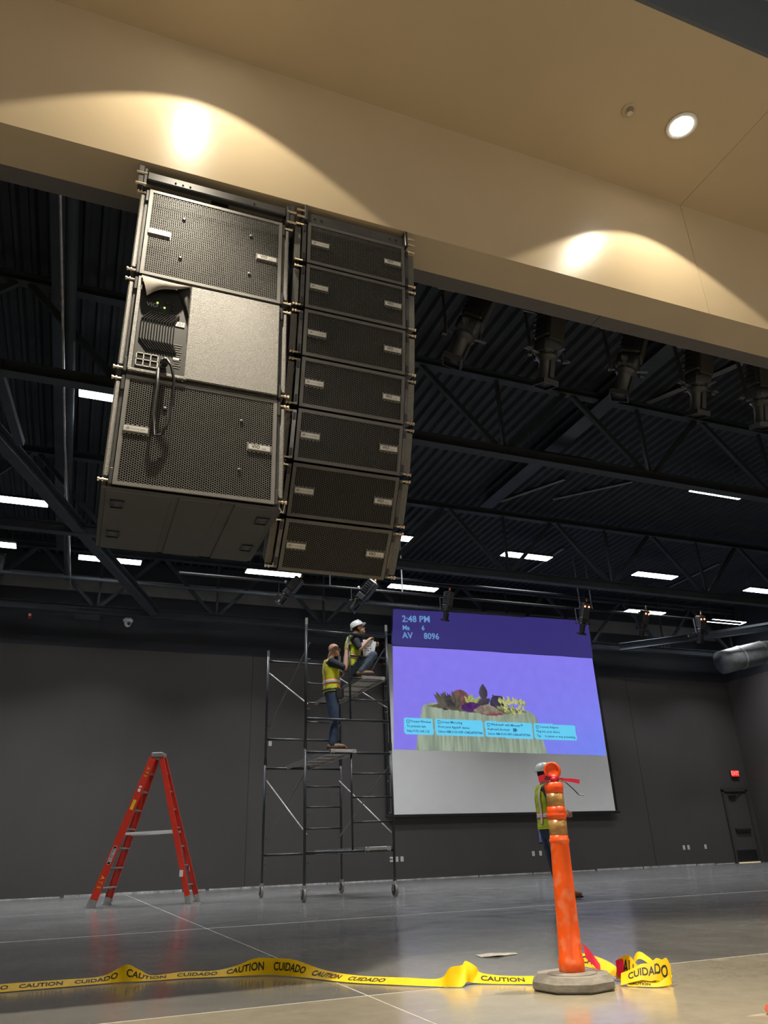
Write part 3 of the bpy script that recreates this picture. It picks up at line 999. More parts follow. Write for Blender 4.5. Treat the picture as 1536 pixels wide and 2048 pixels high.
# line array modules
AW, AG, AH, AD = 0.945, 0.765, 0.366, 0.50
arr_x = 1.4935
mod = thing('line_array_module', 'x', 'loudspeaker', group='line array loudspeaker modules')
bm_ = MB()
vs = []
for y, hw, hz in ((0.024, AG / 2 + 0.002, AH / 2 - 0.004), (0.20, AG / 2 + 0.002, AH / 2 - 0.012), (AD, 0.27, AH / 2 - 0.07)):
    vs += [(-hw, y, -hz), (hw, y, -hz), (hw, y, hz), (-hw, y, hz)]
fs = [(0, 1, 2, 3), (11, 10, 9, 8)]
for k in range(2):
    for i in range(4):
        j = (i + 1) % 4
        fs.append((k * 4 + j, k * 4 + i, (k + 1) * 4 + i, (k + 1) * 4 + j))
bm_.add(vs, fs)
bm_.build('cabinet', M['foam'], mod)
mg = hex_grille(AG, AH - 0.006, 0.0150, 0.84, ((-AG / 2 + 0.095, 0, 0.13, 0.040), (AG / 2 - 0.10, 0, 0.13, 0.040))).build('grille', M['grillearray'], mod)
badge(mg, -AG / 2 + 0.095, 0, 0.128, 0.034, 'db', False)
badge(mg, AG / 2 - 0.10, 0, 0.128, 0.034, 'vio', True)
for s in (-1, 1):
    ck = MB()
    vs = []
    for y, xo, hz in ((0.035, AW / 2, AH / 2 - 0.035), (0.20, AW / 2 - 0.01, AH / 2 - 0.045), (AD - 0.05, 0.30, AH / 2 - 0.08)):
        xi = xo - 0.045
        vs += [(s * xi, y, -hz), (s * xo, y, -hz), (s * xo, y, hz), (s * xi, y, hz)]
    ck.add(vs, [f if s > 0 else f[::-1] for f in fs])
    ck.build('side_cheek', M['speckle'], mod)
    sx_ = s * (AG / 2 + 0.022)
    st = MB().box((sx_, 0.025, 0), (0.026, 0.03, AH - 0.03)).build('rigging_strut', M['strut'], mod)
    for z in (AH / 2 - 0.06, -AH / 2 + 0.06):
        MB().box((sx_, 0.008, z), (0.016, 0.010, 0.05)).build('rigging_link', M['black'], st)
    for z in (AH / 2 - 0.022, -AH / 2 + 0.022):
        pinset(mod, s * (AG / 2 + 0.03), 0.015, z, s)
order = ['top', 'second', 'third', 'fourth', 'fifth', 'sixth', 'lowest']
tilts = [4, 6, 8, 12, 17, 26, 35]
p = Vector((0, 4.0, 4.87))
for k, th in enumerate(tilts):
    a = math.radians(th)
    q = p + Vector((0, math.sin(a), -math.cos(a))) * 0.376
    mid = (p + q) / 2
    o = mod if k == 0 else dup(mod)
    o.location = (arr_x, mid.y, mid.z)
    o.rotation_euler = (a, 0, 0)
    o['label'] = order[k] + ' loudspeaker module of the curved line array' + (', aimed steeply down' if k == 6 else '')
    p = q
af = thing('fly_frame', 'black steel fly frame on top of the curved line array', 'fly frame', (arr_x, 4.0, 4.87))
for s in (-1, 1):
    MB().box((s * 0.40, 0.26, 0.075), (0.025, 0.55, 0.15), bev=0.004).build('side_plate', M['frame'], af)
    for z in (0.03, 0.09):
        MB().cyl((s * 0.40, -0.002, z), (s * 0.47, -0.002, z), 0.010, n=10).build('lock_pin', M['pin'], af)
MB().box((0, 0.03, 0.055), (0.78, 0.03, 0.095), bev=0.004).build('front_rail', M['frame'], af)
MB().box((0, 0.48, 0.075), (0.78, 0.04, 0.10)).build('rear_rail', M['frame'], af)
for bx_ in (-0.33, -0.28, 0.27, 0.32):
    MB().cyl((bx_, 0.016, 0.055), (bx_, 0.008, 0.055), 0.007, n=8).build('bolt', M['black'], af)
MB().cyl((0, 0.26, 0.10), (0, 0.26, 0.16), 0.02, n=10).bar((-0.39, 0.26, 0.09), (0.39, 0.26, 0.09), 0.06, 0.05).build('pick_beam', M['frame'], af)
# thin safety cables under the columns
tag(MB().tube([(0.95, 4.05, 2.62), (0.955, 4.02, 2.52), (0.98, 4.03, 2.50), (1.0, 4.08, 2.58)], 0.003, 6).build('tether_wire', M['galv']), 'thin tether wire at the lower right corner of the subwoofers', 'wire')

# ================================================================== STAGE LIGHTS
def stage_light_proto():
    """barrel axis along local -Z (lens down); origin at the yoke pivot."""
    t = thing('stage_light', 'x', 'stage light')
    b = MB()
    b.box((0, 0, 0.10), (0.20, 0.20, 0.16), bev=0.03)
    b.box((0, 0, 0.34), (0.19, 0.19, 0.34), bev=0.02)
    b.build('lamp_housing', M['fixture'], t)
    hs = MB()
    for k in range(6):
        hs.box((0, 0.035, 0.22 + k * 0.05), (0.215, 0.13, 0.012))
    hs.build('cooling_fins', M['black'], t)
    MB().box((0, -0.104, 0.32), (0.165, 0.018, 0.36), bev=0.004).build('side_cover', mat('fixture_cover', (0.055, 0.054, 0.052), 0.6), t)
    lt = MB().lathe([(0.09, 0.03), (0.10, 0.0), (0.074, -0.03), (0.066, -0.05), (0.064, -0.20), (0.072, -0.24)], 20).build('lens_tube', M['fixture'], t, True)
    MB().box((0, -0.078, -0.12), (0.05, 0.02, 0.16), bev=0.004).build('tube_slider', M['black'], lt)
    MB().lathe([(0.001, -0.236), (0.06, -0.238), (0.07, -0.232)], 20).build('lens', M['glass'], lt)
    cfm = MB()
    for s in (-1, 1):
        cfm.box((s * 0.078, 0, -0.238), (0.010, 0.165, 0.045)).box((0, s * 0.078, -0.238), (0.165, 0.010, 0.045))
    cfm.build('colour_frame', M['black'], t)
    for s, ax in ((-1, 0), (1, 0), (-1, 1), (1, 1)):
        if ax == 0:
            MB().bar((s * 0.09, 0, 0.02), (s * 0.24, 0, 0.03), 0.03, 0.006).bar((s * 0.19, 0, 0.03), (s * 0.25, 0, 0.032), 0.05, 0.012).build('shutter_handle', M['strut'], t)
        else:
            MB().bar((0.02, s * 0.09, 0.03), (0.02, s * 0.19, 0.04), 0.03, 0.006).build('shutter_handle', M['strut'], t)
    return t
def stage_yoke(parent, drop, width=0.15):
    y = MB()
    for s in (-1, 1):
        y.bar((s * width, 0, 0), (s * width, 0, drop), 0.008, 0.045, (0, 1, 0))
    y.bar((-width, 0, drop), (width, 0, drop), 0.045, 0.008)
    o = y.build('yoke', M['strut'], parent)
    for s in (-1, 1):
        MB().cyl((s * width, 0, 0), (s * (width + 0.05), 0, 0), 0.018, n=10).build('yoke_knob', M['blackgloss'], parent)
    MB().box((0, 0, drop + 0.03), (0.05, 0.06, 0.07), bev=0.008).cyl((0, -0.05, drop + 0.03), (0, 0.05, drop + 0.03), 0.012, n=8).build('clamp', M['galv'], parent)

proto_heads = []
def stage_light(label, pivot, drop, direction, group, scale=1.0, spin=0.0, plug=True, lit=False):
    t = thing('stage_light', label, 'stage light', pivot, group=group)
    d = Vector(direction).normalized()
    if not proto_heads:
        proto_heads.append(stage_light_proto())
        src = proto_heads[0]
        for k in ('label', 'category'):
            if k in src:
                del src[k]
    src = proto_heads[0]
    q = (-d).to_track_quat('Z', 'Y').to_matrix().to_4x4() @ Matrix.Rotation(spin, 4, 'Z') @ Matrix.Scale(scale, 4)
    def cp(o, par):
        c = o.copy()
        col.objects.link(c)
        c.parent = par
        return c
    for ch in src.children:
        c = cp(ch, t)
        c.matrix_local = q
        for gch in ch.children:
            cp(gch, c)
    stage_yoke(t, drop, 0.16 * scale)
    if group == G1:
        k_ = random.uniform(0.8, 1.3)
        MB().tube([(-0.16, -0.03, drop - 0.1), (-0.24 * k_, -0.05, drop - 0.22), (-0.22 * k_, -0.06, drop - 0.34), (-0.10, -0.08, drop - 0.36), (0.02, -0.07, drop - 0.22), (0.10, -0.02, drop - 0.05)], 0.004, 6).build('safety_cable', M['galv'], t)
    if plug:
        e = q @ Vector((0.03, 0.0, 0.54))
        pl = MB().cyl(e, e + Vector((0, 0, 0.06)), 0.018, n=10).build('plug', M['amber'], t)
        MB().tube([e + Vector((0, 0, 0.06)), e + Vector((0.03, 0.02, 0.12)), Vector((0.06, 0.02, drop + 0.02)), Vector((0.16, 0.02, drop + 0.04)), Vector((0.30, 0.02, drop + 0.035))], 0.008, 6).build('lamp_cord', M['black'], t)
    if lit:
        for s in (-1, 1):
            e = q @ Vector((0.05 * s, -0.1, 0.42))
            MB().ell(e, (0.03, 0.03, 0.03), nu=10, nv=6).build('indicator', M['redlight'], t)
    return t
G1 = 'stage lights hanging behind the tan header'
fz = 5.03
stage_light('first stage light right of the line array, tilted left', (2.93, 5.05, fz), 0.82, (-0.42, 0.30, -1.0), G1, 1.12, 0.2, False)
stage_light('second stage light from the line array, orange plug on top', (3.85, 5.05, fz - 0.02), 0.82, (-0.05, 0.30, -1.0), G1, 1.12)
stage_light('third stage light from the line array, leaning left', (4.80, 5.05, fz + 0.02), 0.80, (-0.28, 0.30, -1.0), G1, 1.12, 0.1)
stage_light('fourth stage light from the line array, pointing straight down', (5.74, 5.05, fz), 0.82, (-0.02, 0.30, -1.0), G1, 1.12)
stage_light('last front stage light, cut by the right edge', (6.64, 5.05, fz + 0.02), 0.82, (0.05, 0.3, -1.0), G1, 1.12)
G2 = 'stage lights on the back lighting pipe'
stage_light('stage light left of the scaffold under the line array', (3.98, 15.935, 6.06), 0.30, (-0.55, 0.35, -0.75), G2, 1.0)
stage_light('stage light right above the white hard hat worker', (5.74, 15.935, 6.08), 0.30, (-0.60, 0.35, -0.80), G2, 1.15)
stage_light('stage light before the upper left of the projected picture', (8.02, 15.935, 6.02), 0.34, (-0.05, 0.4, -1.0), G2, 0.95, 0.3)
stage_light('violet lit stage light at the upper right of the projected picture', (12.0, 15.935, 5.98), 0.42, (-0.05, 0.4, -1.0), G2, 1.1, -0.3, True, True)
stage_light('stage light with red indicators right of the projected picture', (13.92, 15.935, 5.98), 0.42, (-0.1, 0.4, -1.0), G2, 1.0, -0.2, True, True)
stage_light('stage light before the sloping beam', (15.95, 15.935, 5.98), 0.42, (0.15, 0.4, -1.0), G2, 1.0, 0.2, True, True)
ph = proto_heads[0]
for ch in list(ph.children):
    for gch in list(ch.children):
        bpy.data.objects.remove(gch)
    bpy.data.objects.remove(ch)
bpy.data.objects.remove(ph)

# ================================================================== PROJECTION SCREEN
ps = thing('projection_screen', 'large white projection screen with black edges on the back wall', 'projection screen', (11.88, 20.47, 0))
MB().box((0, 0, 4.0), (7.40, 0.012, 4.76)).build('fabric', M['screenfab'], ps)
for s in (-1, 1):
    MB().box((s * 3.75, 0.002, 4.0), (0.10, 0.014, 4.80)).build('side_border', M['black'], ps)
MB().box((0, 0, 1.585), (7.72, 0.05, 0.075), bev=0.01).build('bottom_bar', M['black'], ps)
MB().box((0, 0.03, 6.42), (7.66, 0.10, 0.10), bev=0.02).build('top_roller', M['black'], ps)
for s in (-1, 1):
    MB().box((s * 3.6, 0.07, 6.42), (0.06, 0.10, 0.12)).build('wall_bracket', M['black'], ps)

# ================================================================== PROJECTED PICTURE (projector light painted as emission, on the screen and on an added valance)
VY = 19.33                       # the valance hangs before the far truss
YC = VY / 20.46                  # same throw, shorter distance
quad = [(8.46, 7.50), (15.66, 7.64), (15.55, 3.24), (8.33, 3.34)]     # TL TR BR BL on the wall
NXs, NZs = 300, 190
U_, V_ = np.meshgrid(np.linspace(0, 1, NXs + 1), np.linspace(0, 1, NZs + 1))
def quad_pt(u, v):
    tl, tr, br, bl = [np.array(q_) for q_ in quad]
    return [((1 - u) * (1 - v) * tl[k] + u * (1 - v) * tr[k] + u * v * br[k] + (1 - u) * v * bl[k]) for k in (0, 1)]
WX, WZ = quad_pt(U_, V_)
C_ = np.zeros(WX.shape + (3,))
C_[:] = (0.24, 0.195, 0.86)
C_ *= (1.0 - 0.10 * np.clip(V_, 0, 1))[..., None]
C_[..., 2] += 0.08 * (V_ ** 2) * (U_ ** 1.5)
C_[..., 1] += 0.06 * (V_ ** 2) * (U_ ** 1.5)
C_[..., 0] -= 0.05 * (V_ ** 2) * (U_ ** 1.5)
def smooth_noise(nx_, nz_, seed):
    r = np.random.default_rng(seed).random((nz_, nx_))
    xi, zi = np.linspace(0, nx_ - 1.001, NXs + 1), np.linspace(0, nz_ - 1.001, NZs + 1)
    a, b = np.meshgrid(xi, zi)
    ia, ib = a.astype(int), b.astype(int)
    fa, fb = a - ia, b - ib
    return r[ib, ia] * (1 - fa) * (1 - fb) + r[ib, ia + 1] * fa * (1 - fb) + r[ib + 1, ia] * (1 - fa) * fb + r[ib + 1, ia + 1] * fa * fb
def inside(poly):
    m = np.zeros(WX.shape, bool)
    n_ = len(poly)
    for i in range(n_):
        (x0, z0), (x1, z1) = poly[i], poly[(i + 1) % n_]
        cond = ((z0 > WZ) != (z1 > WZ)) & (WX < (x1 - x0) * (WZ - z0) / (z1 - z0 + 1e-12) + x0)
        m ^= cond
    return m
def paint(mask, c, var=None, amt=0.0):
    cc = np.array(c)[None, :] * (np.ones(mask.sum())[:, None] if var is None else (1 + amt * (var[mask] - 0.5))[:, None])
    C_[mask] = cc
def ellm(cx, cz, rx, rz, rot=0.0):
    dx, dz = WX - cx, WZ - cz
    c, s = math.cos(rot), math.sin(rot)
    return ((dx * c + dz * s) / rx) ** 2 + ((-dx * s + dz * c) / rz) ** 2 < 1
def leaf(cx, cz, L, w, rot, c, shade=0.5):
    dx, dz = WX - cx, WZ - cz
    cr, sr = math.cos(rot), math.sin(rot)
    a, b = dx * cr + dz * sr, -dx * sr + dz * cr
    m = (a > 0) & (a < L) & (np.abs(b) < w * np.sin(np.clip(a / L, 0, 1) ** 0.8 * PI))
    t = (b[m] / w + 1) / 2
    C_[m] = np.array(c)[None, :] * (1 - shade + shade * t)[:, None]
nz1 = smooth_noise(160, 12, 3)
nz2 = smooth_noise(90, 60, 4)
# planter
bucket = [(9.26, 4.50), (9.35, 4.62), (9.60, 4.69), (10.2, 4.68), (12.4, 4.62), (12.85, 4.55), (13.05, 4.46), (13.14, 4.36), (13.40, 3.20), (8.98, 3.25), (9.22, 4.3)]
paint(inside(bucket), (0.27, 0.33, 0.25), nz1, 0.6)
rim = [(9.45, 4.58), (9.8, 4.66), (11, 4.64), (12.3, 4.60), (12.85, 4.50), (12.0, 4.42), (10.9, 4.43), (9.9, 4.52)]
paint(inside(rim), (0.11, 0.10, 0.06), nz2, 0.6)
# succulents
dk_, dk2 = (0.060, 0.050, 0.055), (0.12, 0.11, 0.085)
paint(ellm(10.55, 4.86, 0.30, 0.24), (0.16, 0.07, 0.07), nz2, 0.8)
for k in range(22):
    a = math.radians(25 + (k * 37) % 130)
    leaf(9.95 + 0.45 * ((k * 0.618) % 1), 4.50 + 0.12 * ((k * 0.37) % 1), 0.36 + 0.16 * ((k * 0.29) % 1), 0.075, a, dk2 if k % 3 else dk_, 0.6)
rl = random.Random(5)
for k in range(26):
    a = rl.uniform(0.2, 2.9)
    leaf(10.9 + rl.uniform(-0.15, 0.2), 4.70 + rl.uniform(-0.03, 0.12), rl.uniform(0.12, 0.24), 0.035, a, (0.42, 0.50, 0.13), 0.5)
leaf(11.35, 4.82, 0.50, 0.15, 1.55, (0.075, 0.065, 0.085), 0.5)
leaf(11.55, 4.62, 0.62, 0.20, 0.55, (0.050, 0.045, 0.080), 0.7)
leaf(11.95, 4.60, 0.48, 0.17, 2.2, (0.060, 0.050, 0.090), 0.6)
leaf(11.10, 4.60, 0.55, 0.16, 0.5, (0.075, 0.060, 0.075), 0.6)
leaf(11.85, 4.55, 0.42, 0.14, 1.2, (0.050, 0.042, 0.075), 0.6)
paint(ellm(10.88, 4.60, 0.32, 0.14, 0.1), (0.070, 0.018, 0.13), nz2, 0.7)
paint(inside([(10.95, 4.50), (11.2, 4.64), (11.5, 4.70), (11.75, 4.60), (11.98, 4.44), (11.6, 4.37), (11.25, 4.38)]), (0.24, 0.19, 0.15), nz2, 0.8)
paint(inside([(11.2, 4.40), (11.6, 4.42), (12.0, 4.46), (11.95, 4.39), (11.6, 4.35)]), (0.24, 0.05, 0.06))
for k in range(70):
    a = rl.uniform(0, 2 * PI)
    r_ = math.sqrt(rl.random())
    cx, cz = 12.33 + 0.48 * r_ * math.cos(a), 4.66 + 0.27 * r_ * math.sin(a) + 0.05 * math.cos(a * 2)
    leaf(cx, cz, 0.13, 0.042, rl.uniform(0.3, 2.8), (0.62, 0.62, 0.24) if k % 3 else (0.34, 0.40, 0.16), 0.5)
# caption boxes
def rbox(q, r=0.06):
    (x0, z1), (x1, z1b), (x1b, z0b), (x0b, z0) = q
    t = np.clip((WX - x0) / (x1 - x0), 0, 1)
    top, bot = z1 + (z1b - z1) * t, z0 + (z0b - z0) * t
    cx, cz = (x0 + x1) / 2, (top + bot) / 2
    dx, dz = np.abs(WX - cx) - (x1 - x0) / 2 + r, np.abs(WZ - cz) - (top - bot) / 2 + r
    d = np.hypot(np.maximum(dx, 0), np.maximum(dz, 0))
    return d < r
boxes = [[(8.68, 4.23), (9.60, 4.22), (9.60, 3.75), (8.68, 3.77)], [(9.67, 4.23), (11.25, 4.20), (11.25, 3.73), (9.67, 3.76)],
         [(11.31, 4.20), (12.96, 4.17), (12.96, 3.70), (11.31, 3.73)], [(13.01, 4.17), (14.53, 4.14), (14.53, 3.68), (13.01, 3.70)]]
for q in boxes:
    paint(rbox(q), (0.13, 0.60, 0.88))
C_ = np.clip(C_, 0, 1)
for k_ in ('led', 'lens', 'green', 'redlight', 'exitletter'):
    M[k_].cycles.emission_sampling = 'NONE'
def glow_mat(name, color=None, attr=None, strength=1.0):
    m = bpy.data.materials.new(name)
    m.use_nodes = True
    nt = m.node_tree
    b = nt.nodes['Principled BSDF']
    b.inputs['Base Color'].default_value = (0.03, 0.03, 0.035, 1)
    b.inputs['Roughness'].default_value = 0.9
    b.inputs['Specular IOR Level'].default_value = 0.0
    b.inputs['Emission Strength'].default_value = strength
    m.cycles.emission_sampling = 'NONE'
    if attr:
        a = nt.nodes.new('ShaderNodeVertexColor')
        a.layer_name = attr
        n = nt.nodes.new('ShaderNodeTexNoise')
        n.inputs['Scale'].default_value = 3.0
        tc = nt.nodes.new('ShaderNodeTexCoord')
        nt.links.new(tc.outputs['Object'], n.inputs['Vector'])
        r = nt.nodes.new('ShaderNodeMapRange')
        r.inputs['To Min'].default_value = 0.92
        r.inputs['To Max'].default_value = 1.08
        nt.links.new(n.outputs['Fac'], r.inputs['Value'])
        sc_ = nt.nodes.new('ShaderNodeVectorMath')
        sc_.operation = 'SCALE'
        nt.links.new(a.outputs[0], sc_.inputs[0])
        nt.links.new(r.outputs[0], sc_.inputs['Scale'])
        nt.links.new(sc_.outputs[0], b.inputs['Emission Color'])
    else:
        b.inputs['Emission Color'].default_value = (*color, 1)
    return m
FY = 20.462
sm = bpy.data.meshes.new('projected_picture')
rows = [j for j in range(NZs + 1) if WZ[j].max() <= 6.375 + 0.02]
j0 = rows[0]
Wz = np.minimum(WZ[j0:], 6.375)
Wx = np.minimum(WX[j0:], 15.575)
vv = np.stack([Wx - 11.88, np.full(Wx.shape, FY - 20.47), Wz], -1).reshape(-1, 3)
nr = Wx.shape[0]
ff_ = [(j * (NXs + 1) + i, j * (NXs + 1) + i + 1, (j + 1) * (NXs + 1) + i + 1, (j + 1) * (NXs + 1) + i) for j in range(nr - 1) for i in range(NXs)]
sm.from_pydata([tuple(p) for p in vv], [], ff_)
at = sm.color_attributes.new('picture', 'FLOAT_COLOR', 'POINT')
at.data.foreach_set('color', np.concatenate([C_[j0:].reshape(-1, 3), np.ones((Wx.size, 1))], 1).astype(np.float32).ravel())
pic = link('projected_picture', sm, glow_mat('painted_projection', attr='picture', strength=PIC), ps)  # projector light painted as the mesh's own emission
inkm = mat('caption_ink', (0.02, 0.03, 0.06), 0.9, emit=(0.015, 0.06, 0.14), estr=1.0)
inkm.cycles.emission_sampling = 'NONE'
def caption(s, X, Z, size, slope=0.0, bold=0.0):
    me = text_mesh(s, size, align='LEFT', bold=bold, res=1)
    for v in me.vertices:
        v.co = (X + v.co.x - 11.88, FY - 0.004 - 20.47, Z + v.co.y + slope * v.co.x)
    link('caption', me, inkm, pic)
texts = [(0, 'Present Wireless', 0), (0, 'To present visit', 1), (0, 'http://192.168.1.25', 2),
         (1, 'Screen Mirroring', 0), (1, 'From your Apple\u00ae device', 1), (1, 'Select AM-3100-WF-C4426870F78A', 2),
         (2, 'Windows\u00ae with Miracast\u2122', 0), (2, 'Keyboard shortcut      +K', 1), (2, 'Select AM-3100-WF-C4426870F78A', 2),
         (3, 'Connect Adaptor', 0), (3, 'Plug into your device', 1), (3, 'Tap     to pause or stop presenting', 2)]
for b_, s, li in texts:
    x0, z1 = boxes[b_][0]
    caption(s, x0 + (0.20 if li == 0 else 0.08), z1 - 0.10 - 0.135 * li, 0.098 if b_ else 0.094, -0.018, 0.002)
ic = MB()
def flat(x0, x1, z0, z1):
    ic.box(((x0 + x1) / 2 - 11.88, FY - 0.004 - 20.47, (z0 + z1) / 2), (x1 - x0, 0.001, z1 - z0))
for q in boxes:                     # small outlined pictograms
    x0, z1 = q[0]
    for (a, b, c, d) in ((0.08, -0.15, 0.17, -0.135), (0.08, -0.075, 0.17, -0.06), (0.08, -0.15, 0.094, -0.06), (0.156, -0.15, 0.17, -0.06)):
        flat(x0 + a, x0 + c, z1 + b, z1 + d)
for a in (0, 0.055):
    for b in (0, 0.055):
        flat(12.27 + a, 12.315 + a, 3.90 + b, 3.945 + b)
ic.build('caption_icons', inkm, pic)

# added black valance before the far truss, projector light painted on as emission
vl = thing('black_valance', 'added black cloth valance above the screen with painted violet projector light and clock text', 'valance', (0, VY, 0))
def valance_y(x, z):
    return 0.012 * math.sin(x * 2.1 + z * 1.3) + 0.010 * math.sin(x * 5.3 - z * 2.7)
def cloth(x0, x1, x0b, x1b, zt0, zt1, zb0, zb1, off, nx=60, nz=10):
    vs, fs = [], []
    for j in range(nz + 1):
        v = j / nz
        for i in range(nx + 1):
            u = i / nx
            x_ = (x0 + (x1 - x0) * u) * (1 - v) + (x0b + (x1b - x0b) * u) * v
            z_ = (zt0 + (zt1 - zt0) * u) * (1 - v) + (zb0 + (zb1 - zb0) * u) * v
            vs.append((x_, valance_y(x_, z_) + off, z_))
    for j in range(nz):
        for i in range(nx):
            a = j * (nx + 1) + i
            fs.append((a, a + nx + 1, a + nx + 2, a + 1))
    return MB().add(vs, fs)
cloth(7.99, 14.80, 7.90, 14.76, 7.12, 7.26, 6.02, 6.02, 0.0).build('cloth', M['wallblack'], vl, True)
cloth(8.02, 14.77, 7.93, 14.73, 7.10, 7.24, 6.03, 6.03, -0.008).build('painted_violet', glow_mat('valance_painted_violet', color=(0.034, 0.026, 0.165), strength=PIC), vl, True)  # violet projector light painted over the cloth as a glowing film
MB().cyl((7.95, 0.02, 7.13), (14.85, 0.02, 7.27), 0.02, n=10).build('hanging_rod', M['steel'], vl)
for hx_ in (8.1, 11.4, 14.6):
    MB().cyl((hx_, 0.02, 7.14), (hx_, 0.02, 8.33), 0.008, n=6).build('hanging_wire', M['steel'], vl)
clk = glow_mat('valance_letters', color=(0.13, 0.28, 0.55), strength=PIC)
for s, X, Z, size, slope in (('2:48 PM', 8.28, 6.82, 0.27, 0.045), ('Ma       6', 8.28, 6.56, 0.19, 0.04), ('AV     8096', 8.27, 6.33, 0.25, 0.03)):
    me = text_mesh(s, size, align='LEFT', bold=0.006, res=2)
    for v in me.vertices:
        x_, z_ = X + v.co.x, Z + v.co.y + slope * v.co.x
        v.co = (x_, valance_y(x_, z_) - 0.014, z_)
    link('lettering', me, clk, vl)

# ================================================================== SCAFFOLD
sf = thing('scaffold_tower', 'black two level rolling scaffold tower on four casters', 'scaffold', (4.20, 13.67, 0), (0, 0, math.radians(2.8)))
hx, hy = 0.77, 1.20
TR = 0.024
for sx in (-1, 1):
    for sy in (-1, 1):
        X, Y = sx * hx, sy * hy
        MB().cyl((X, Y, 0.21), (X, Y, 2.32), TR, n=12).build('post', M['scaf'], sf, True)
        up = MB().cyl((X, Y, 2.32), (X, Y, 4.42), TR, n=12).build('post', M['scaf'], sf, True)
        MB().cyl((X, Y, 4.36), (X, Y, 4.48), TR * 1.05, n=12).build('coupling_pin', M['galv'], up)
        MB().cyl((X, Y, 2.26), (X, Y, 2.38), TR * 1.25, n=12).build('coupling_collar', M['scaf'], up)
        stud = MB()
        for z in (0.55, 1.25, 1.75, 2.9, 3.35, 3.75):
            stud.cyl((X - sx * 0.02, Y, z), (X - sx * 0.075, Y, z), 0.007, n=6).cyl((X - sx * 0.065, Y, z), (X - sx * 0.072, Y, z), 0.014, n=6)
        stud.build('lock_stud', M['scaf'], sf)
        # caster
        cs_ = MB().cyl((X, Y, 0.19), (X, Y, 0.235), 0.034, n=12).box((X, Y + 0.01, 0.185), (0.085, 0.10, 0.014)).bar((X - 0.036, Y, 0.18), (X - 0.036, Y + 0.02, 0.09), 0.006, 0.05, (0, 1, 0)).bar((X + 0.036, Y, 0.18), (X + 0.036, Y + 0.02, 0.09), 0.006, 0.05, (0, 1, 0)).build('caster', M['galv'], sf)
        MB().lathe([(0.08, -0.024), (0.098, -0.018), (0.102, 0), (0.098, 0.018), (0.08, 0.024)], 24, (X, Y + 0.02, 0.104), (0, PI / 2, 0)).build('wheel', M['tyre'], cs_, True)
        MB().lathe([(0.02, -0.03), (0.075, -0.026), (0.075, 0.026), (0.02, 0.03)], 18, (X, Y + 0.02, 0.104), (0, PI / 2, 0)).build('wheel_hub', M['blackmetal'], cs_)
        MB().bar((X + 0.03, Y - 0.03, 0.15), (X + 0.10, Y - 0.07, 0.135), 0.03, 0.008).build('brake_lever', M['galv'], cs_)
for sy in (-1, 1):
    Y = sy * hy
    for z0, z1, rungs in ((0.69, 2.20, (1.12, 1.50, 1.87)), (2.74, 4.26, (3.09, 3.47, 3.86))):
        for z in (z0, z1):
            MB().cyl((-hx, Y, z), (hx, Y, z), TR * 0.95, n=10).build('rail', M['scaf'], sf, True)
        MB().cyl((0.04, Y, z0), (0.04, Y, z1), TR * 0.75, n=10).build('inner_post', M['scaf'], sf, True)
        for z in rungs:
            MB().cyl((0.04, Y, z), (hx, Y, z), TR * 0.70, n=10).build('rung', M['scaf'], sf, True)
for sx in (-1, 1):
    X = sx * (hx - 0.035)
    for z0, z1 in ((0.95, 1.98), (2.98, 4.02)):
        for k, (a, b, m_) in enumerate((((X, hy, z1), (X, -hy, z0), 'galv'), ((X - sx * 0.02, hy, z0), (X - sx * 0.02, -hy, z1), 'scaf'))):
            a, b = Vector(a), Vector(b)
            br = MB().cyl(a, b, 0.0125, n=8).build('cross_brace', M['galv'] if m_ == 'galv' and sx < 0 or k == 0 else M['steelgrey'], sf, True)
            d = (b - a).normalized()
            MB().bar(a - d * 0.02, a + d * 0.09, 0.006, 0.035, (1, 0, 0)).bar(b + d * 0.02, b - d * 0.09, 0.006, 0.035, (1, 0, 0)).build('brace_end', M['blackmetal'], br)

def plank(label, x0, x1, z, shift=0.0):
    t = thing('scaffold_plank', label, 'scaffold plank', (4.20, 13.67, z), (0, 0, math.radians(2.8)), 'scaffold planks')
    xc, w = (x0 + x1) / 2, x1 - x0
    L = 2 * hy + 0.06
    rz_ = shift
    MB().box((xc, 0, 0.070), (w - 0.03, L - 0.04, 0.016)).build('deck', M['plank'], t)
    for s in (-1, 1):
        MB().box((xc + s * (w / 2 - 0.008), 0, 0.045), (0.016, L, 0.070), bev=0.003).build('side_rail', M['alu'], t)
        MB().box((xc, s * (L / 2), 0.055), (w, 0.035, 0.050), bev=0.004).build('end_cap', M['alu'], t)
        for q in (-1, 1):
            MB().box((xc + q * (w / 2 - 0.05), s * (L / 2 + 0.010), 0.052), (0.045, 0.016, 0.062)).box((xc + q * (w / 2 - 0.05), s * (L / 2 - 0.02), 0.079), (0.045, 0.07, 0.010)).build('hook', M['galv'], t)
    for k in range(5):
        MB().box((xc, (k - 2) * 0.46, 0.047), (w - 0.03, 0.05, 0.030)).build('under_rib', M['alu'], t)
    return t
plank('scaffold plank under the feet of the standing scaffold worker', -0.34, 0.12, 2.175)
plank('upper scaffold plank with the crouching worker on it', 0.24, 0.70, 3.43)
plank('lowest scaffold plank near the floor', 0.24, 0.70, 0.665)

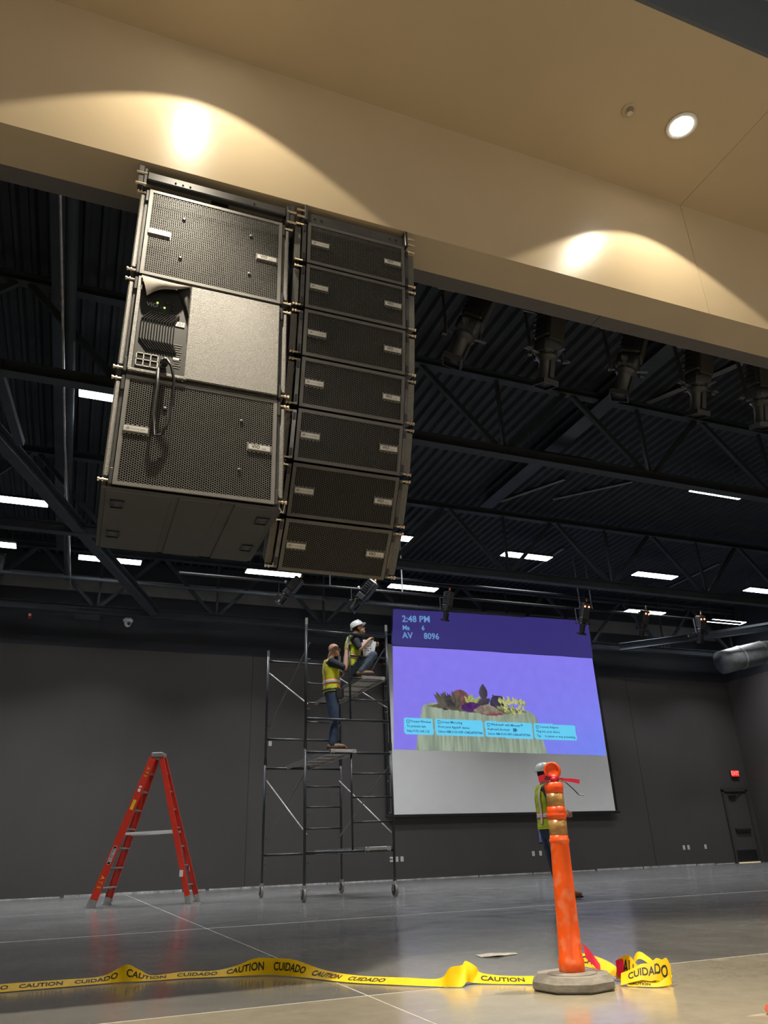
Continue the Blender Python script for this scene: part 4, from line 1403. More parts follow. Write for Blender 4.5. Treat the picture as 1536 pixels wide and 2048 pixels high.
# ================================================================== STEP LADDER
ld_ = thing('step_ladder', 'red fibreglass step ladder standing open on the left', 'ladder', (1.38, 14.66, 0), (0, 0, math.radians(-20)))
def ladder_side(sgn, hw0, hw1, x0, label_m, rungs, rail_w):
    top, topx = 2.36, sgn * 0.07
    botx = sgn * x0
    for s in (-1, 1):
        p0_, p1_ = Vector((botx, s * hw0, 0.09)), Vector((topx, s * hw1, top))
        d = (p1_ - p0_).normalized()
        r = MB()
        nrm = d.cross(Vector((0, 1, 0))).normalized()
        r.bar(p0_, p1_, rail_w, 0.007, (0, 1, 0))
        for q in (-1, 1):
            r.bar(p0_ + nrm * (q * rail_w / 2) - Vector((0, s * 0.016, 0)), p1_ + nrm * (q * rail_w / 2) - Vector((0, s * 0.016, 0)), 0.006, 0.034, (0, 1, 0))
        rr = r.build('rail', M['red'], ld_)
        f0 = p0_ - d * 0.09
        MB().bar(f0, f0 + d * 0.12, rail_w + 0.014, 0.045, (0, 1, 0)).box(f0 + Vector((-sgn * 0.005, 0, 0.004)), (rail_w + 0.05, 0.055, 0.016)).build('foot', M['galv'], rr)
        if sgn < 0 and s < 0:
            # stickers and painted letters on the outer face of the near rail
            ang = math.atan2(d.z, d.x)
            def on_rail(t_, me_or_box, m_, off=0.006, nm='sticker'):
                c = p0_ + d * t_ + Vector((0, -off, 0))
                xa = -d
                za = Vector((0, -1, 0))
                za = (za - xa * za.dot(xa)).normalized()
                ya = za.cross(xa)
                o = link(nm, me_or_box, m_, rr)
                o.matrix_local = Matrix.Translation(p0_ + d * t_ + za * off) @ Matrix((xa, ya, za)).transposed().to_4x4()
                return o
            on_rail(1.55, MB().box((0, 0, 0), (0.17, 0.055, 0.002)).mesh('sticker'), M['yellow'])
            on_rail(0.72, MB().prism([(-0.15, -0.02), (-0.13, -0.032), (0.13, -0.032), (0.15, -0.02), (0.15, 0.02), (0.13, 0.032), (-0.13, 0.032), (-0.15, 0.02)], 0, 0.002).mesh('sticker'), M['white'])
            on_rail(0.72, MB().box((0, 0, 0.0016), (0.285, 0.052, 0.002)).mesh('sticker'), M['ink'])
            on_rail(0.72, text_mesh('WERNER', 0.055, bold=0.001), M['white'], 0.0105, 'lettering')
            on_rail(1.80, MB().box((0, 0, 0), (0.052, 0.045, 0.002)).mesh('sticker'), M['white'])
            on_rail(1.86, MB().box((0, 0, 0), (0.03, 0.045, 0.002)).mesh('sticker'), M['white'])
            on_rail(2.12, text_mesh('A T S', 0.075, bold=0.001), M['yellow'], 0.008, 'lettering')
            on_rail(0.30, text_mesh('A T S', 0.085, bold=0.001), M['yellow'], 0.008, 'lettering')
    for k in range(7):
        t_ = (k + 0.93) / 7.85
        z = t_ * top
        x_ = botx + (topx - botx) * t_
        hw = hw0 + (hw1 - hw0) * t_
        if rungs == 'step':
            MB().box((x_ - sgn * 0.01, 0, z), (0.085, 2 * hw - 0.01, 0.022), bev=0.004).box((x_ + sgn * 0.03, 0, z - 0.018), (0.008, 2 * hw - 0.01, 0.03)).build('step', M['greytread'], ld_)
        else:
            MB().box((x_, 0, z), (0.035, 2 * hw - 0.01, 0.022), bev=0.004).build('rung', M['greytread'], ld_)
ladder_side(-1, 0.42, 0.125, 0.76, None, 'step', 0.115)
ladder_side(1, 0.36, 0.11, 0.76, None, 'rung', 0.080)
MB().box((0, 0, 2.395), (0.20, 0.30, 0.085), bev=0.015).box((0, 0, 2.345), (0.17, 0.25, 0.03)).build('top_cap', M['greytread'], ld_)
for s in (-1, 1):
    sp_ = MB()
    xm = 0.76 + (0.07 - 0.76) * 0.47
    sp_.bar((-xm, s * 0.26, 1.10), (xm, s * 0.23, 1.12), 0.012, 0.040)
    sp_.build('spreader', M['white'], ld_)
MB().box((0.63, -0.37, 0.46), (0.06, 0.004, 0.10)).box((0.62, 0.30, 0.52), (0.006, 0.05, 0.08)).build('sticker', M['white'], ld_)

# ================================================================== DELINEATOR POST
bx_, by_ = 2.326, 3.57
dl = thing('delineator_post', 'orange delineator post with worn reflective bands on a grey rubber base', 'traffic post', (bx_, by_, 0))
dl.scale = (0.955, 0.955, 0.955)
lean = (0, math.radians(1.6), 0)
oct_ = [(0.212 * math.cos(PI / 8 + k * PI / 4), 0.212 * math.sin(PI / 8 + k * PI / 4)) for k in range(8)]
b = MB()
rings = [(0.195, 0.0), (0.212, 0.012), (0.212, 0.040), (0.185, 0.066)]
vs = []
for r_, z in rings:
    vs += [(r_ * math.cos(PI / 8 + k * PI / 4 + 0.2), r_ * math.sin(PI / 8 + k * PI / 4 + 0.2), z) for k in range(8)]
fs = [tuple(range(7, -1, -1)), tuple(range(24, 32))]
for k in range(3):
    for i in range(8):
        j = (i + 1) % 8
        fs.append((k * 8 + i, k * 8 + j, (k + 1) * 8 + j, (k + 1) * 8 + i))
b.add(vs, fs)
rb = b.build('rubber_base', M['rubber'], dl)
MB().lathe([(0.118, 0.064), (0.122, 0.068), (0.115, 0.071), (0.06, 0.073)], 32).build('base_ring', M['rubber'], rb)
prof = [(0.056, 0.070), (0.058, 0.075), (0.058, 0.125), (0.0535, 0.130), (0.050, 0.30), (0.047, 0.50), (0.0445, 0.655), (0.046, 0.662), (0.0485, 0.668), (0.0485, 0.676), (0.0445, 0.684), (0.0435, 0.70)]
MB().lathe(prof, 28, squash=(1.10, 1.10)).build('post_tube', M['orange'], dl, True, rot=lean)
MB().lathe([(0.0425, 0.698), (0.0425, 0.778)], 28, squash=(1.14, 1.14)).build('reflective_band', M['reflect'], dl, True, rot=lean)
MB().lathe([(0.0435, 0.776), (0.0435, 0.786), (0.0475, 0.792), (0.0475, 0.800), (0.0435, 0.806), (0.0455, 0.812), (0.0435, 0.822), (0.0425, 0.84)], 28, squash=(1.14, 1.14)).build('collar', M['orangeplain'], dl, True, rot=lean)
MB().lathe([(0.0415, 0.838), (0.0415, 0.912)], 28, squash=(1.14, 1.14)).build('reflective_band', M['reflect'], dl, True, rot=lean)
MB().lathe([(0.0425, 0.910), (0.0425, 0.925), (0.0455, 0.934), (0.0445, 0.944), (0.0425, 0.950), (0.040, 0.962), (0.022, 0.968), (0.017, 0.975), (0.017, 0.995)], 28, squash=(1.14, 1.14)).build('collar', M['orangeplain'], dl, True, rot=lean)
ang = math.atan2(by_, bx_)
# round flat handle facing sideways to the camera
hd = MB()
Rz = Matrix.Rotation(math.radians(-40), 3, 'Z') @ Matrix.Rotation(PI / 2, 3, 'X')
hd.lathe([(0.030, -0.020), (0.036, -0.021), (0.041, -0.016), (0.041, 0.016), (0.036, 0.021), (0.031, 0.020), (0.030, 0.010), (0.006, 0.010)], 32, (0, 0, 1.026), Rz, (1.12, 1.12))
hd.build('handle', M['orangeplain'], dl, True, rot=lean)

# ================================================================== RIBBONS (tape)
def catmull(P, n=14):
    P = [Vector(p) for p in P]
    out = []
    for i in range(len(P) - 1):
        a, b, c, d = P[max(i - 1, 0)], P[i], P[i + 1], P[min(i + 2, len(P) - 1)]
        for k in range(n):
            t = k / n
            out.append(0.5 * ((2 * b) + (-a + c) * t + (2 * a - 5 * b + 4 * c - d) * t * t + (-a + 3 * b - 3 * c + d) * t ** 3))
    out.append(P[-1])
    return out
class Ribbon:
    """strip between a lower edge curve and an upper edge curve, with lettering laid on it."""
    def __init__(self, lo_, hi_, n=14):
        self.a, self.b = catmull(lo_, n), catmull(hi_, n)
        s = [0.0]
        for i in range(1, len(self.a)):
            m0, m1 = (self.a[i] + self.b[i]) / 2, (self.a[i - 1] + self.b[i - 1]) / 2
            s.append(s[-1] + (m0 - m1).length)
        self.s = s
    def at(self, s, v):
        s = min(max(s, 0), self.s[-1] - 1e-6)
        i = int(np.searchsorted(self.s, s, side='right')) - 1
        i = min(max(i, 0), len(self.a) - 2)
        t = (s - self.s[i]) / max(self.s[i + 1] - self.s[i], 1e-9)
        a = self.a[i].lerp(self.a[i + 1], t)
        b = self.b[i].lerp(self.b[i + 1], t)
        nrm = (self.a[i + 1] - self.a[i]).cross(b - a)
        if nrm.length > 0:
            nrm.normalize()
        return a.lerp(b, v), nrm
    def build(self, name, m, parent=None, rows=3):
        mb = MB()
        vs, fs = [], []
        for i in range(len(self.a)):
            for j in range(rows + 1):
                vs.append(self.a[i].lerp(self.b[i], j / rows))
        w = rows + 1
        for i in range(len(self.a) - 1):
            for j in range(rows):
                fs.append((i * w + j, (i + 1) * w + j, (i + 1) * w + j + 1, i * w + j + 1))
        mb.add(vs, fs)
        return mb.build(name, m, parent, True)
    def letters(self, s, s0, size, width, m, parent, off=0.0012, v0=0.5):
        me = text_mesh(s, size, align='LEFT', bold=0.0012, res=3)
        bm = bmesh.new()
        bm.from_mesh(me)
        bmesh.ops.triangulate(bm, faces=bm.faces)
        bmesh.ops.subdivide_edges(bm, edges=[e for e in bm.edges if e.calc_length() > size * 0.35], cuts=1)
        for v in bm.verts:
            p_, n_ = self.at(s0 + v.co.x, v0 + v.co.y / width)
            tocam = Vector((0, 0, CAM_H)) - p_
            sg = 1 if n_.dot(Vector((-0.3, -1, 0.3))) > 0 else -1
            v.co = p_ + n_ * (off * sg)
        bm.to_mesh(me)
        bm.free()
        return link('lettering', me, m, parent)

# long tape across the floor: (x, y, lean angle of the strip in degrees, lift)
TW = 0.075
tp = [(-1.1, 5.22, 26), (-0.6, 5.22, 24), (-0.23, 5.21, 24), (0.04, 5.20, 22), (0.27, 5.19, 22), (0.36, 5.19, 55), (0.415, 5.18, 88), (0.47, 5.15, 40), (0.55, 5.13, 14), (0.72, 5.11, 20), (0.86, 5.06, 18), (0.98, 5.01, 34), (1.10, 4.97, 78), (1.19, 4.92, 88), (1.27, 4.80, 66), (1.36, 4.62, 28), (1.48, 4.37, 18), (1.67, 4.13, 18), (1.79, 3.99, 20), (1.845, 3.93, 70)]
lo_e, hi_e = [], []
for k, (x, y, a) in enumerate(tp):
    q = Vector(tp[min(k + 1, len(tp) - 1)][:2]) - Vector(tp[max(k - 1, 0)][:2])
    nrm = Vector((-q.y, q.x)).normalized()
    if nrm.y < 0:
        nrm = -nrm
    ar = math.radians(a)
    lo_e.append((x, y, 0.004))
    hi_e.append((x + nrm.x * TW * math.cos(ar), y + nrm.y * TW * math.cos(ar), 0.004 + TW * math.sin(ar) * (1.12 if a > 60 else 1)))
# folded crest just before the base, then the strip runs into the base
lo_e += [(1.90, 3.90, 0.004), (1.93, 3.91, 0.020), (1.97, 3.95, 0.012), (2.01, 3.94, 0.006), (2.08, 3.88, 0.004), (2.15, 3.82, 0.004), (2.24, 3.74, 0.006)]
hi_e += [(1.945, 3.98, 0.085), (1.985, 4.01, 0.098), (2.03, 3.99, 0.072), (2.05, 3.985, 0.045), (2.11, 3.93, 0.034), (2.17, 3.87, 0.032), (2.25, 3.79, 0.034)]
tr_ = thing('caution_tape', 'long yellow caution tape snaking across the floor to the post base', 'caution tape')
rib = Ribbon(lo_e, hi_e)
rib.build('strip', M['tape'], tr_)
s_at = 0.10
names = ['CUIDADO', 'CAUTION', 'CUIDADO', 'CAUTION', 'CUIDADO', 'CAUTION', 'CUIDADO', 'CAUTION', 'CUIDADO', 'CAUTION', 'CUIDADO']
for s_ in names:
    if s_at + 0.30 > rib.s[-1]:
        break
    rib.letters(s_, s_at, 0.050, TW, M['ink'], tr_)
    s_at += 0.285
# last word just before the base
rib.letters('CAUTION', rib.s[-1] - 0.285, 0.050, TW, M['ink'], tr_)

# crumpled heap of tape right of the base
hp = thing('caution_tape', 'crumpled heap of yellow caution tape right of the post base', 'caution tape', (0.686, 0.885, 0))
hp.scale = (0.74, 0.74, 0.95)
r1 = Ribbon([(2.50, 3.98, 0.06), (2.56, 3.86, 0.045), (2.60, 3.74, 0.025), (2.62, 3.66, 0.006)], [(2.53, 4.01, 0.115), (2.60, 3.90, 0.10), (2.65, 3.79, 0.07), (2.66, 3.70, 0.03)])
r1.build('strip', M['tape'], hp)
r1.letters('CAU', 0.03, 0.055, TW, M['ink'], hp)
r2 = Ribbon([(2.60, 3.70, 0.010), (2.62, 3.60, 0.012), (2.62, 3.53, 0.008), (2.60, 3.47, 0.006), (2.63, 3.42, 0.012), (2.70, 3.40, 0.010), (2.78, 3.42, 0.006)],
            [(2.65, 3.73, 0.095), (2.67, 3.63, 0.120), (2.68, 3.57, 0.085), (2.67, 3.51, 0.075), (2.69, 3.46, 0.085), (2.75, 3.44, 0.080), (2.82, 3.46, 0.050)])
r2.build('strip', M['tape'], hp)
r2.letters('AU', 0.06, 0.070, 0.09, M['ink'], hp)
r3 = Ribbon([(2.50, 3.52, 0.006), (2.545, 3.46, 0.020), (2.59, 3.42, 0.030), (2.63, 3.385, 0.026), (2.665, 3.36, 0.030), (2.695, 3.345, 0.012), (2.725, 3.335, 0.004), (2.755, 3.335, 0.022)],
            [(2.55, 3.57, 0.050), (2.59, 3.51, 0.070), (2.635, 3.47, 0.092), (2.68, 3.43, 0.098), (2.72, 3.405, 0.118), (2.745, 3.385, 0.112), (2.775, 3.375, 0.118), (2.79, 3.365, 0.085)])
r3.build('strip', M['tape'], hp)
r3.letters('CUIDADO', 0.050, 0.056, 0.085, M['ink'], hp)
r4 = Ribbon([(2.52, 3.48, 0.004), (2.58, 3.40, 0.004), (2.65, 3.34, 0.004), (2.72, 3.31, 0.012), (2.76, 3.34, 0.02)], [(2.54, 3.50, 0.020), (2.60, 3.42, 0.024), (2.67, 3.36, 0.022), (2.735, 3.335, 0.05), (2.78, 3.37, 0.06)])
r4.build('strip', M['tape'], hp)
r4.letters('CAUTION', 0.01, 0.030, 0.05, M['ink'], hp)
r5 = Ribbon([(2.66, 3.62, 0.03), (2.70, 3.58, 0.10), (2.73, 3.52, 0.09), (2.77, 3.46, 0.03), (2.80, 3.42, 0.005)], [(2.69, 3.66, 0.05), (2.74, 3.62, 0.13), (2.78, 3.56, 0.11), (2.82, 3.50, 0.06), (2.86, 3.45, 0.03)])
r5.build('strip', M['tape'], hp)
rt = thing('red_tape', 'scrap of red tape lying behind the post base', 'red tape', (0.686, 0.885, 0))
rt.scale = (0.74, 0.74, 0.95)
Ribbon([(2.49, 3.86, 0.10), (2.52, 3.83, 0.07), (2.55, 3.79, 0.03)], [(2.495, 3.88, 0.17), (2.53, 3.85, 0.13), (2.565, 3.81, 0.07)]).build('strip', M['tapered'], rt)
rr5 = Ribbon([(2.60, 3.68, 0.02), (2.62, 3.64, 0.03), (2.64, 3.58, 0.02)], [(2.63, 3.72, 0.09), (2.65, 3.68, 0.10), (2.67, 3.62, 0.09)])
rr5.build('strip', M['tapered'], rt)

# red tape knotted round the post neck, and a black cable tie
kt = thing('red_tape', 'red tape knotted round the neck of the orange post', 'red tape', (bx_ + 0.026, by_, 0.0))
kt.scale = (0.955, 0.955, 0.955)
kn = MB()
for k in range(3):
    pts = [(0.021 * math.cos(t) * (1 + 0.1 * k), 0.021 * math.sin(t) * (1 + 0.1 * k), 0.972 + 0.008 * k + 0.003 * math.sin(3 * t + k)) for t in np.linspace(0, 2 * PI, 20)]
    kn.tube(pts, 0.0065, 6)
kn.ell((-0.012, -0.026, 0.980), (0.016, 0.012, 0.012))
kn.build('knot', M['tapered'], kt, True)
ra = Ribbon([(-0.01, -0.025, 0.970), (-0.035, -0.015, 0.966), (-0.060, 0.0, 0.972), (-0.085, 0.012, 0.966)], [(-0.01, -0.025, 0.990), (-0.035, -0.018, 1.000), (-0.060, -0.004, 1.006), (-0.088, 0.010, 0.998)])
ra.build('loose_end', M['tapered'], kt)
ra.letters('YEL', 0.02, 0.022, 0.033, M['ink'], kt)
rc = Ribbon([(0.01, -0.022, 0.972), (0.04, -0.04, 0.968), (0.08, -0.062, 0.960), (0.112, -0.080, 0.950)], [(0.01, -0.022, 0.990), (0.04, -0.04, 0.984), (0.08, -0.062, 0.980), (0.116, -0.082, 0.972)])
rc.build('loose_end', M['tapered'], kt)
ct = MB().tube([(-0.045, 0.01, 0.945), (-0.01, -0.02, 0.968), (0.035, -0.022, 0.978), (0.075, -0.045, 0.962), (0.105, -0.065, 0.925), (0.125, -0.08, 0.895), (0.150, -0.095, 0.890)], 0.0028, 6).build('cable_tie', M['black'], loc=(bx_, by_, 0))
ct.scale = (0.955, 0.955, 0.955)
tag(ct, 'black cable tie curling out right of the post neck', 'cable tie')

# orange cone standing just outside the right edge, the corner of its foot in view
cn = thing('traffic_cone', 'corner of an orange cone foot at the bottom right edge', 'traffic cone', (2.628, 2.425, 0), (0, 0, math.radians(-37)))
MB().box((0, 0, 0.015), (0.36, 0.36, 0.03), bev=0.010).build('foot', M['orangeplain'], cn)
MB().lathe([(0.10, 0.03), (0.095, 0.05), (0.03, 0.68), (0.02, 0.70)], 24).build('cone_body', M['orangeplain'], cn, True)
MB().lathe([(0.078, 0.24), (0.062, 0.385)], 24).build('reflective_collar', M['silver'], cn, True)

# flat paper scrap on the slab
pc = Ribbon([(2.52, 4.86, 0.003), (2.60, 4.82, 0.010), (2.68, 4.84, 0.004), (2.78, 4.86, 0.004)], [(2.54, 4.99, 0.003), (2.62, 4.95, 0.012), (2.70, 4.96, 0.006), (2.80, 4.93, 0.004)])
tag(pc.build('paper_scrap', mat('scrap_paper', (0.42, 0.41, 0.38), 0.8, var=0.4, vscale=20)), 'torn pale paper scrap lying flat on the floor before the post', 'paper scrap')

# ================================================================== WALL DEVICES
def wall_plate(x, z, label, sock=True):
    t = thing('wall_plate', label, 'wall plate', (x, YB, z), group='white wall plates on the back wall')
    MB().box((0, -0.004, 0), (0.085, 0.008, 0.125), bev=0.003).build('cover', M['white'], t)
    if sock:
        MB().box((0, -0.0095, 0.027), (0.034, 0.004, 0.034)).box((0, -0.0095, -0.027), (0.034, 0.004, 0.034)).build('outlet', mat('outlet_grey', (0.45, 0.45, 0.44), 0.5), t)
for x, z, lb in ((4.80, 3.46, 'white wall plate halfway up the wall behind the scaffold'), (8.19, 0.515, 'left of three white wall plates beside the scaffold caster'),
                 (8.345, 0.515, 'middle of three white wall plates beside the scaffold caster'), (8.50, 0.515, 'right of three white wall plates beside the scaffold caster'),
                 (12.60, 0.52, 'white wall plate left of the worker behind the post'), (12.84, 0.52, 'white wall plate touching the legs of the worker behind the post'),
                 (18.06, 0.52, 'left of the paired white wall plates before the exit door'), (18.24, 0.52, 'right of the paired white wall plates before the exit door'),
                 (18.92, 0.52, 'single white wall plate nearest the exit door')):
    wall_plate(x, z, lb)
tag(MB().box((12.93, YB - 0.012, 1.17), (0.20, 0.024, 0.72), bev=0.004).build('spill_patch', M['spillviolet']), 'narrow violet patch of painted projector spill behind the worker at the post', 'painted light patch')  # projector spill on the wall painted as a thin violet box
# security camera
cmr = thing('security_camera', 'white dome security camera on the black upper wall', 'camera', (0.83, YB, 6.50))
MB().box((0, -0.05, 0.10), (0.16, 0.10, 0.10), bev=0.02).build('mount', M['white'], cmr)
MB().lathe([(0.10, 0.06), (0.13, 0.04), (0.13, -0.01), (0.115, -0.03)], 22, (0, -0.14, 0.03)).build('housing', M['white'], cmr, True)
MB().ell((0, -0.14, -0.03), (0.095, 0.095, 0.11)).build('dome', M['white'], cmr, True)
MB().cyl((0.02, -0.21, -0.05), (0.025, -0.25, -0.07), 0.045, n=16).build('lens', M['blackgloss'], cmr)
for x, z, w, lb in ((-0.20, 6.62, 0.62, 'dark louvred vent left of the security camera'), (6.35, 6.62, 0.62, 'dark louvred vent left of the hard hat worker'), (7.85, 6.62, 0.70, 'dark louvred vent right of the hard hat worker')):
    v = thing('wall_vent', lb, 'vent', (x, YB - 0.008, z), group='dark vents on the upper wall')
    MB().box((0, -0.02, 0), (w, 0.04, 0.20)).build('frame', M['blackmetal'], v)
    for k in range(5):
        MB().box((0, -0.045, -0.07 + k * 0.035), (w - 0.05, 0.02, 0.008), (0.5, 0, 0)).build('louvre', M['steel'], v)
sb_ = thing('fire_strobe', 'small red fire alarm strobe on the black upper wall at left', 'alarm', (-1.57, YB - 0.008, 6.52))
MB().box((0, -0.03, 0), (0.10, 0.06, 0.15), bev=0.01).build('body', M['redthing'], sb_)
MB().box((0, -0.07, 0.02), (0.06, 0.03, 0.06), bev=0.01).build('flash_lens', M['white'], sb_)
sb2 = thing('pipe_valve', 'small red valve on the black sprinkler pipe at upper left', 'valve', (-0.86, 8.2, 7.13))
MB().cyl((0, 0, -0.02), (0, 0, -0.10), 0.018, n=10).box((0, 0, -0.11), (0.03, 0.14, 0.03), bev=0.006).build('handle', M['redthing'], sb2)

# ================================================================== WORKERS
def ring_loft(mb, Hp, Uv, Fv, Lv, rings, inflate=0.0, n=22):
    mb.loft([(Vector(Hp) + Vector(Uv) * t + Vector(Fv) * off, a + inflate, b + inflate, Fv, Lv) for t, a, b, off in rings], n)
    return mb
def hand(mb, wr, d, nrm, curl=0.5, flip=1):
    wr, d, nrm = Vector(wr), Vector(d).normalized(), Vector(nrm)
    nrm = (nrm - d * nrm.dot(d)).normalized()
    s = d.cross(nrm) * flip
    rot = Matrix((s, nrm, d)).transposed()
    mb.ell(wr + d * 0.045, (0.042, 0.016, 0.055), rot, 14, 9)
    for i in range(4):
        p = wr + d * 0.085 + s * ((i - 1.5) * 0.0195)
        ln = (0.040, 0.045, 0.042, 0.034)[i]
        pts, a = [p], 0.0
        for k, f in enumerate((1.0, 0.7, 0.55)):
            a += curl * (0.9 if k == 0 else 1.2)
            p = p + (d * math.cos(a) + nrm * math.sin(a)) * ln * f
            pts.append(p)
        mb.limb(pts, (0.0095, 0.009, 0.0085, 0.0075), 8)
    p = wr + d * 0.025 - s * 0.03
    q = p + (d * 0.6 - s * 0.7 + nrm * 0.3).normalized() * 0.04
    r = q + (d * 0.8 - s * 0.1 + nrm * 0.6).normalized() * 0.032
    mb.limb([wr + d * 0.02 - s * 0.01, p, q, r], (0.014, 0.013, 0.011, 0.009), 8)

def worker(label, loc, rot, P, vest='lime', jeans='jeans', hat=False, bald=False, bottoms='boot', beard=False, pouch=False, glasses=False):
    """P: pose dictionary in local axes (x ahead, y to the left, z up)."""
    t = thing('person', label, 'person', loc, (0, 0, rot))
    V = Vector
    Hp, Uv = V(P['hip']), V(P['up']).normalized()
    Lv = V((0, 1, 0))
    Fv = Lv.cross(Uv).normalized()
    tors = [(-0.06, 0.110, 0.150, 0.0), (0.04, 0.120, 0.168, 0.0), (0.16, 0.112, 0.158, 0.005), (0.28, 0.118, 0.168, 0.01), (0.40, 0.122, 0.182, 0.005), (0.50, 0.100, 0.180, -0.005), (0.555, 0.075, 0.125, -0.008), (0.59, 0.055, 0.062, -0.006)]
    body = MB()
    ring_loft(body, Hp, Uv, Fv, Lv, tors, -0.012)
    sh = {s: Hp + Uv * 0.50 + Lv * (s * 0.185) for s in (-1, 1)}
    hc = V(P['head'])
    hf, hu = V(P['face']).normalized(), V((0, 0, 1))
    hl = hu.cross(hf).normalized()
    hu = hf.cross(hl).normalized()
    HR = Matrix((hf, hl, hu)).transposed()
    neck0 = Hp + Uv * 0.55
    body.limb([neck0, (neck0 + hc) / 2 - hf * 0.015, hc - hf * 0.02], (0.062, 0.056, 0.056))
    body.ell(hc + hu * 0.02 - hf * 0.01, (0.098, 0.076, 0.098), HR)
    body.ell(hc + hf * 0.028 - hu * 0.035, (0.066, 0.058, 0.082), HR)
    body.ell(hc + hf * 0.062 - hu * 0.098, (0.030, 0.032, 0.024), HR)
    body.limb([hc + hf * 0.084 + hu * 0.015, hc + hf * 0.108 - hu * 0.030], (0.010, 0.016))
    body.ell(hc + hf * 0.084 + hu * 0.030, (0.012, 0.055, 0.010), HR)
    body.ell(hc + hf * 0.086 - hu * 0.064, (0.012, 0.028, 0.010), HR)
    for s in (-1, 1):
        body.ell(hc + hl * (s * 0.078) - hf * 0.005 - hu * 0.005, (0.020, 0.010, 0.032), HR)
    for s in (-1, 1):
        el, wr = V(P['elbow'][s]), V(P['wrist'][s])
        body.limb([sh[s] - Lv * (s * 0.02), (sh[s] + el) / 2, el], (0.040, 0.044, 0.041))
        body.limb([el, el.lerp(wr, 0.35), wr], (0.041, 0.042, 0.027))
        hd_ = P['hand'][s]
        hand(body, wr, hd_[0], hd_[1], hd_[2], s)
        hip = Hp + Lv * (s * 0.09) + Uv * (-0.02)
        kn_, an = V(P['knee'][s]), V(P['ankle'][s])
        body.limb([hip, kn_, an], (0.078, 0.052, 0.038))
    bo = link('body', remesh(body, 0.0075, 4), M['skin'], t)
    for s in (-1, 1):
        MB().ell(hc + hf * 0.083 + hl * (s * 0.030) + hu * 0.010, (0.010, 0.013, 0.009), HR, 10, 6).build('eye', M['white'], bo, True)
    # shirt
    shm = MB()
    ring_loft(shm, Hp, Uv, Fv, Lv, tors[:-1] + [(0.572, 0.066, 0.075, -0.006)], 0.012)
    for s in (-1, 1):
        el = V(P['elbow'][s])
        shm.limb([sh[s] - Lv * (s * 0.02), sh[s].lerp(el, 0.5), sh[s].lerp(el, 0.86)], (0.076, 0.066, 0.060))
    link('shirt', remesh(shm, 0.010, 4), M['shirt'], t)
    # trousers
    trm = MB()
    trm.ell(Hp + Uv * 0.0, (0.135, 0.180, 0.125))
    ring_loft(trm, Hp, Uv, Fv, Lv, [(-0.08, 0.110, 0.150, 0), (0.10, 0.118, 0.165, 0)], 0.010)
    for s in (-1, 1):
        hip = Hp + Lv * (s * 0.09) + Uv * (-0.03)
        kn_, an = V(P['knee'][s]), V(P['ankle'][s])
        trm.limb([hip, hip.lerp(kn_, 0.5), kn_], (0.105, 0.096, 0.076))
        trm.limb([kn_, kn_.lerp(an, 0.4), an], (0.076, 0.074, 0.062))
    link('jeans', remesh(trm, 0.011, 3), M[jeans], t)
    # boots
    for s in (-1, 1):
        an = V(P['ankle'][s])
        toe = V(P['toe'][s])
        f = (toe - an)
        f.z = 0
        f.normalize()
        bm2 = MB()
        base = an.z - 0.075
        bm2.limb([an + V((0, 0, 0.02)), an + V((0, 0, -0.03))], (0.056, 0.054))
        bm2.ell(V((an.x, an.y, base + 0.045)) + f * 0.085, (0.155, 0.052, 0.045), Matrix((f, V((-f.y, f.x, 0)), V((0, 0, 1)))).transposed())
        bm2.ell(V((an.x, an.y, base + 0.040)) - f * 0.03, (0.060, 0.046, 0.05))
        bo2 = link('boot', remesh(bm2, 0.011, 3), M[bottoms], t)
        MB().prism([(0.24, 0.02), (0.235, 0.035), (0.19, 0.05), (0.02, 0.045), (-0.09, 0.04), (-0.09, -0.04), (0.02, -0.045), (0.19, -0.05), (0.235, -0.035), (0.24, -0.02)], 0, 0.022,
                   Matrix.Translation((an.x, an.y, base)) @ Matrix.Rotation(math.atan2(f.y, f.x), 4, 'Z')).build('sole', M['black'], bo2)
    # vest with piping and reflective bands
    vr = [(0.0, 0.128, 0.178, 0.0), (0.04, 0.130, 0.180, 0.0), (0.16, 0.124, 0.172, 0.005), (0.28, 0.130, 0.180, 0.01), (0.38, 0.132, 0.180, 0.005), (0.46, 0.118, 0.160, 0.0), (0.53, 0.098, 0.135, -0.006), (0.565, 0.080, 0.110, -0.006)]
    vb = MB()
    dense = []
    for k in range(len(vr) - 1):
        for q in range(4):
            u = q / 4
            dense.append(tuple(vr[k][i] * (1 - u) + vr[k + 1][i] * u for i in range(4)))
    dense.append(vr[-1])
    wr_ = random.Random(hash(label) % 1000)
    rings_ = [(tt, a + 0.020 + 0.003 * math.sin(tt * 60), b + 0.018, off) for tt, a, b, off in dense]
    ring_loft(vb, Hp, Uv, Fv, Lv, rings_, 0.0, 28)
    vo = vb.build('vest', M[vest], t, True)
    def band(t0, t1, inf, m_, nm):
        bb_ = MB()
        rr_ = []
        for tt in np.linspace(t0, t1, 5):
            for k in range(len(vr) - 1):
                if vr[k][0] <= tt <= vr[k + 1][0]:
                    u = (tt - vr[k][0]) / (vr[k + 1][0] - vr[k][0])
                    rr_.append((tt, vr[k][1] * (1 - u) + vr[k + 1][1] * u + 0.020 + inf, vr[k][2] * (1 - u) + vr[k + 1][2] * u + 0.018 + inf, vr[k][3] * (1 - u) + vr[k + 1][3] * u))
                    break
        ring_loft(bb_, Hp, Uv, Fv, Lv, rr_, 0.0, 28)
        bb_.build(nm, M[m_], vo, True)
    band(0.125, 0.205, 0.004, 'vestorange', 'orange_band')
    band(0.14, 0.19, 0.0065, 'silver', 'reflective_stripe')
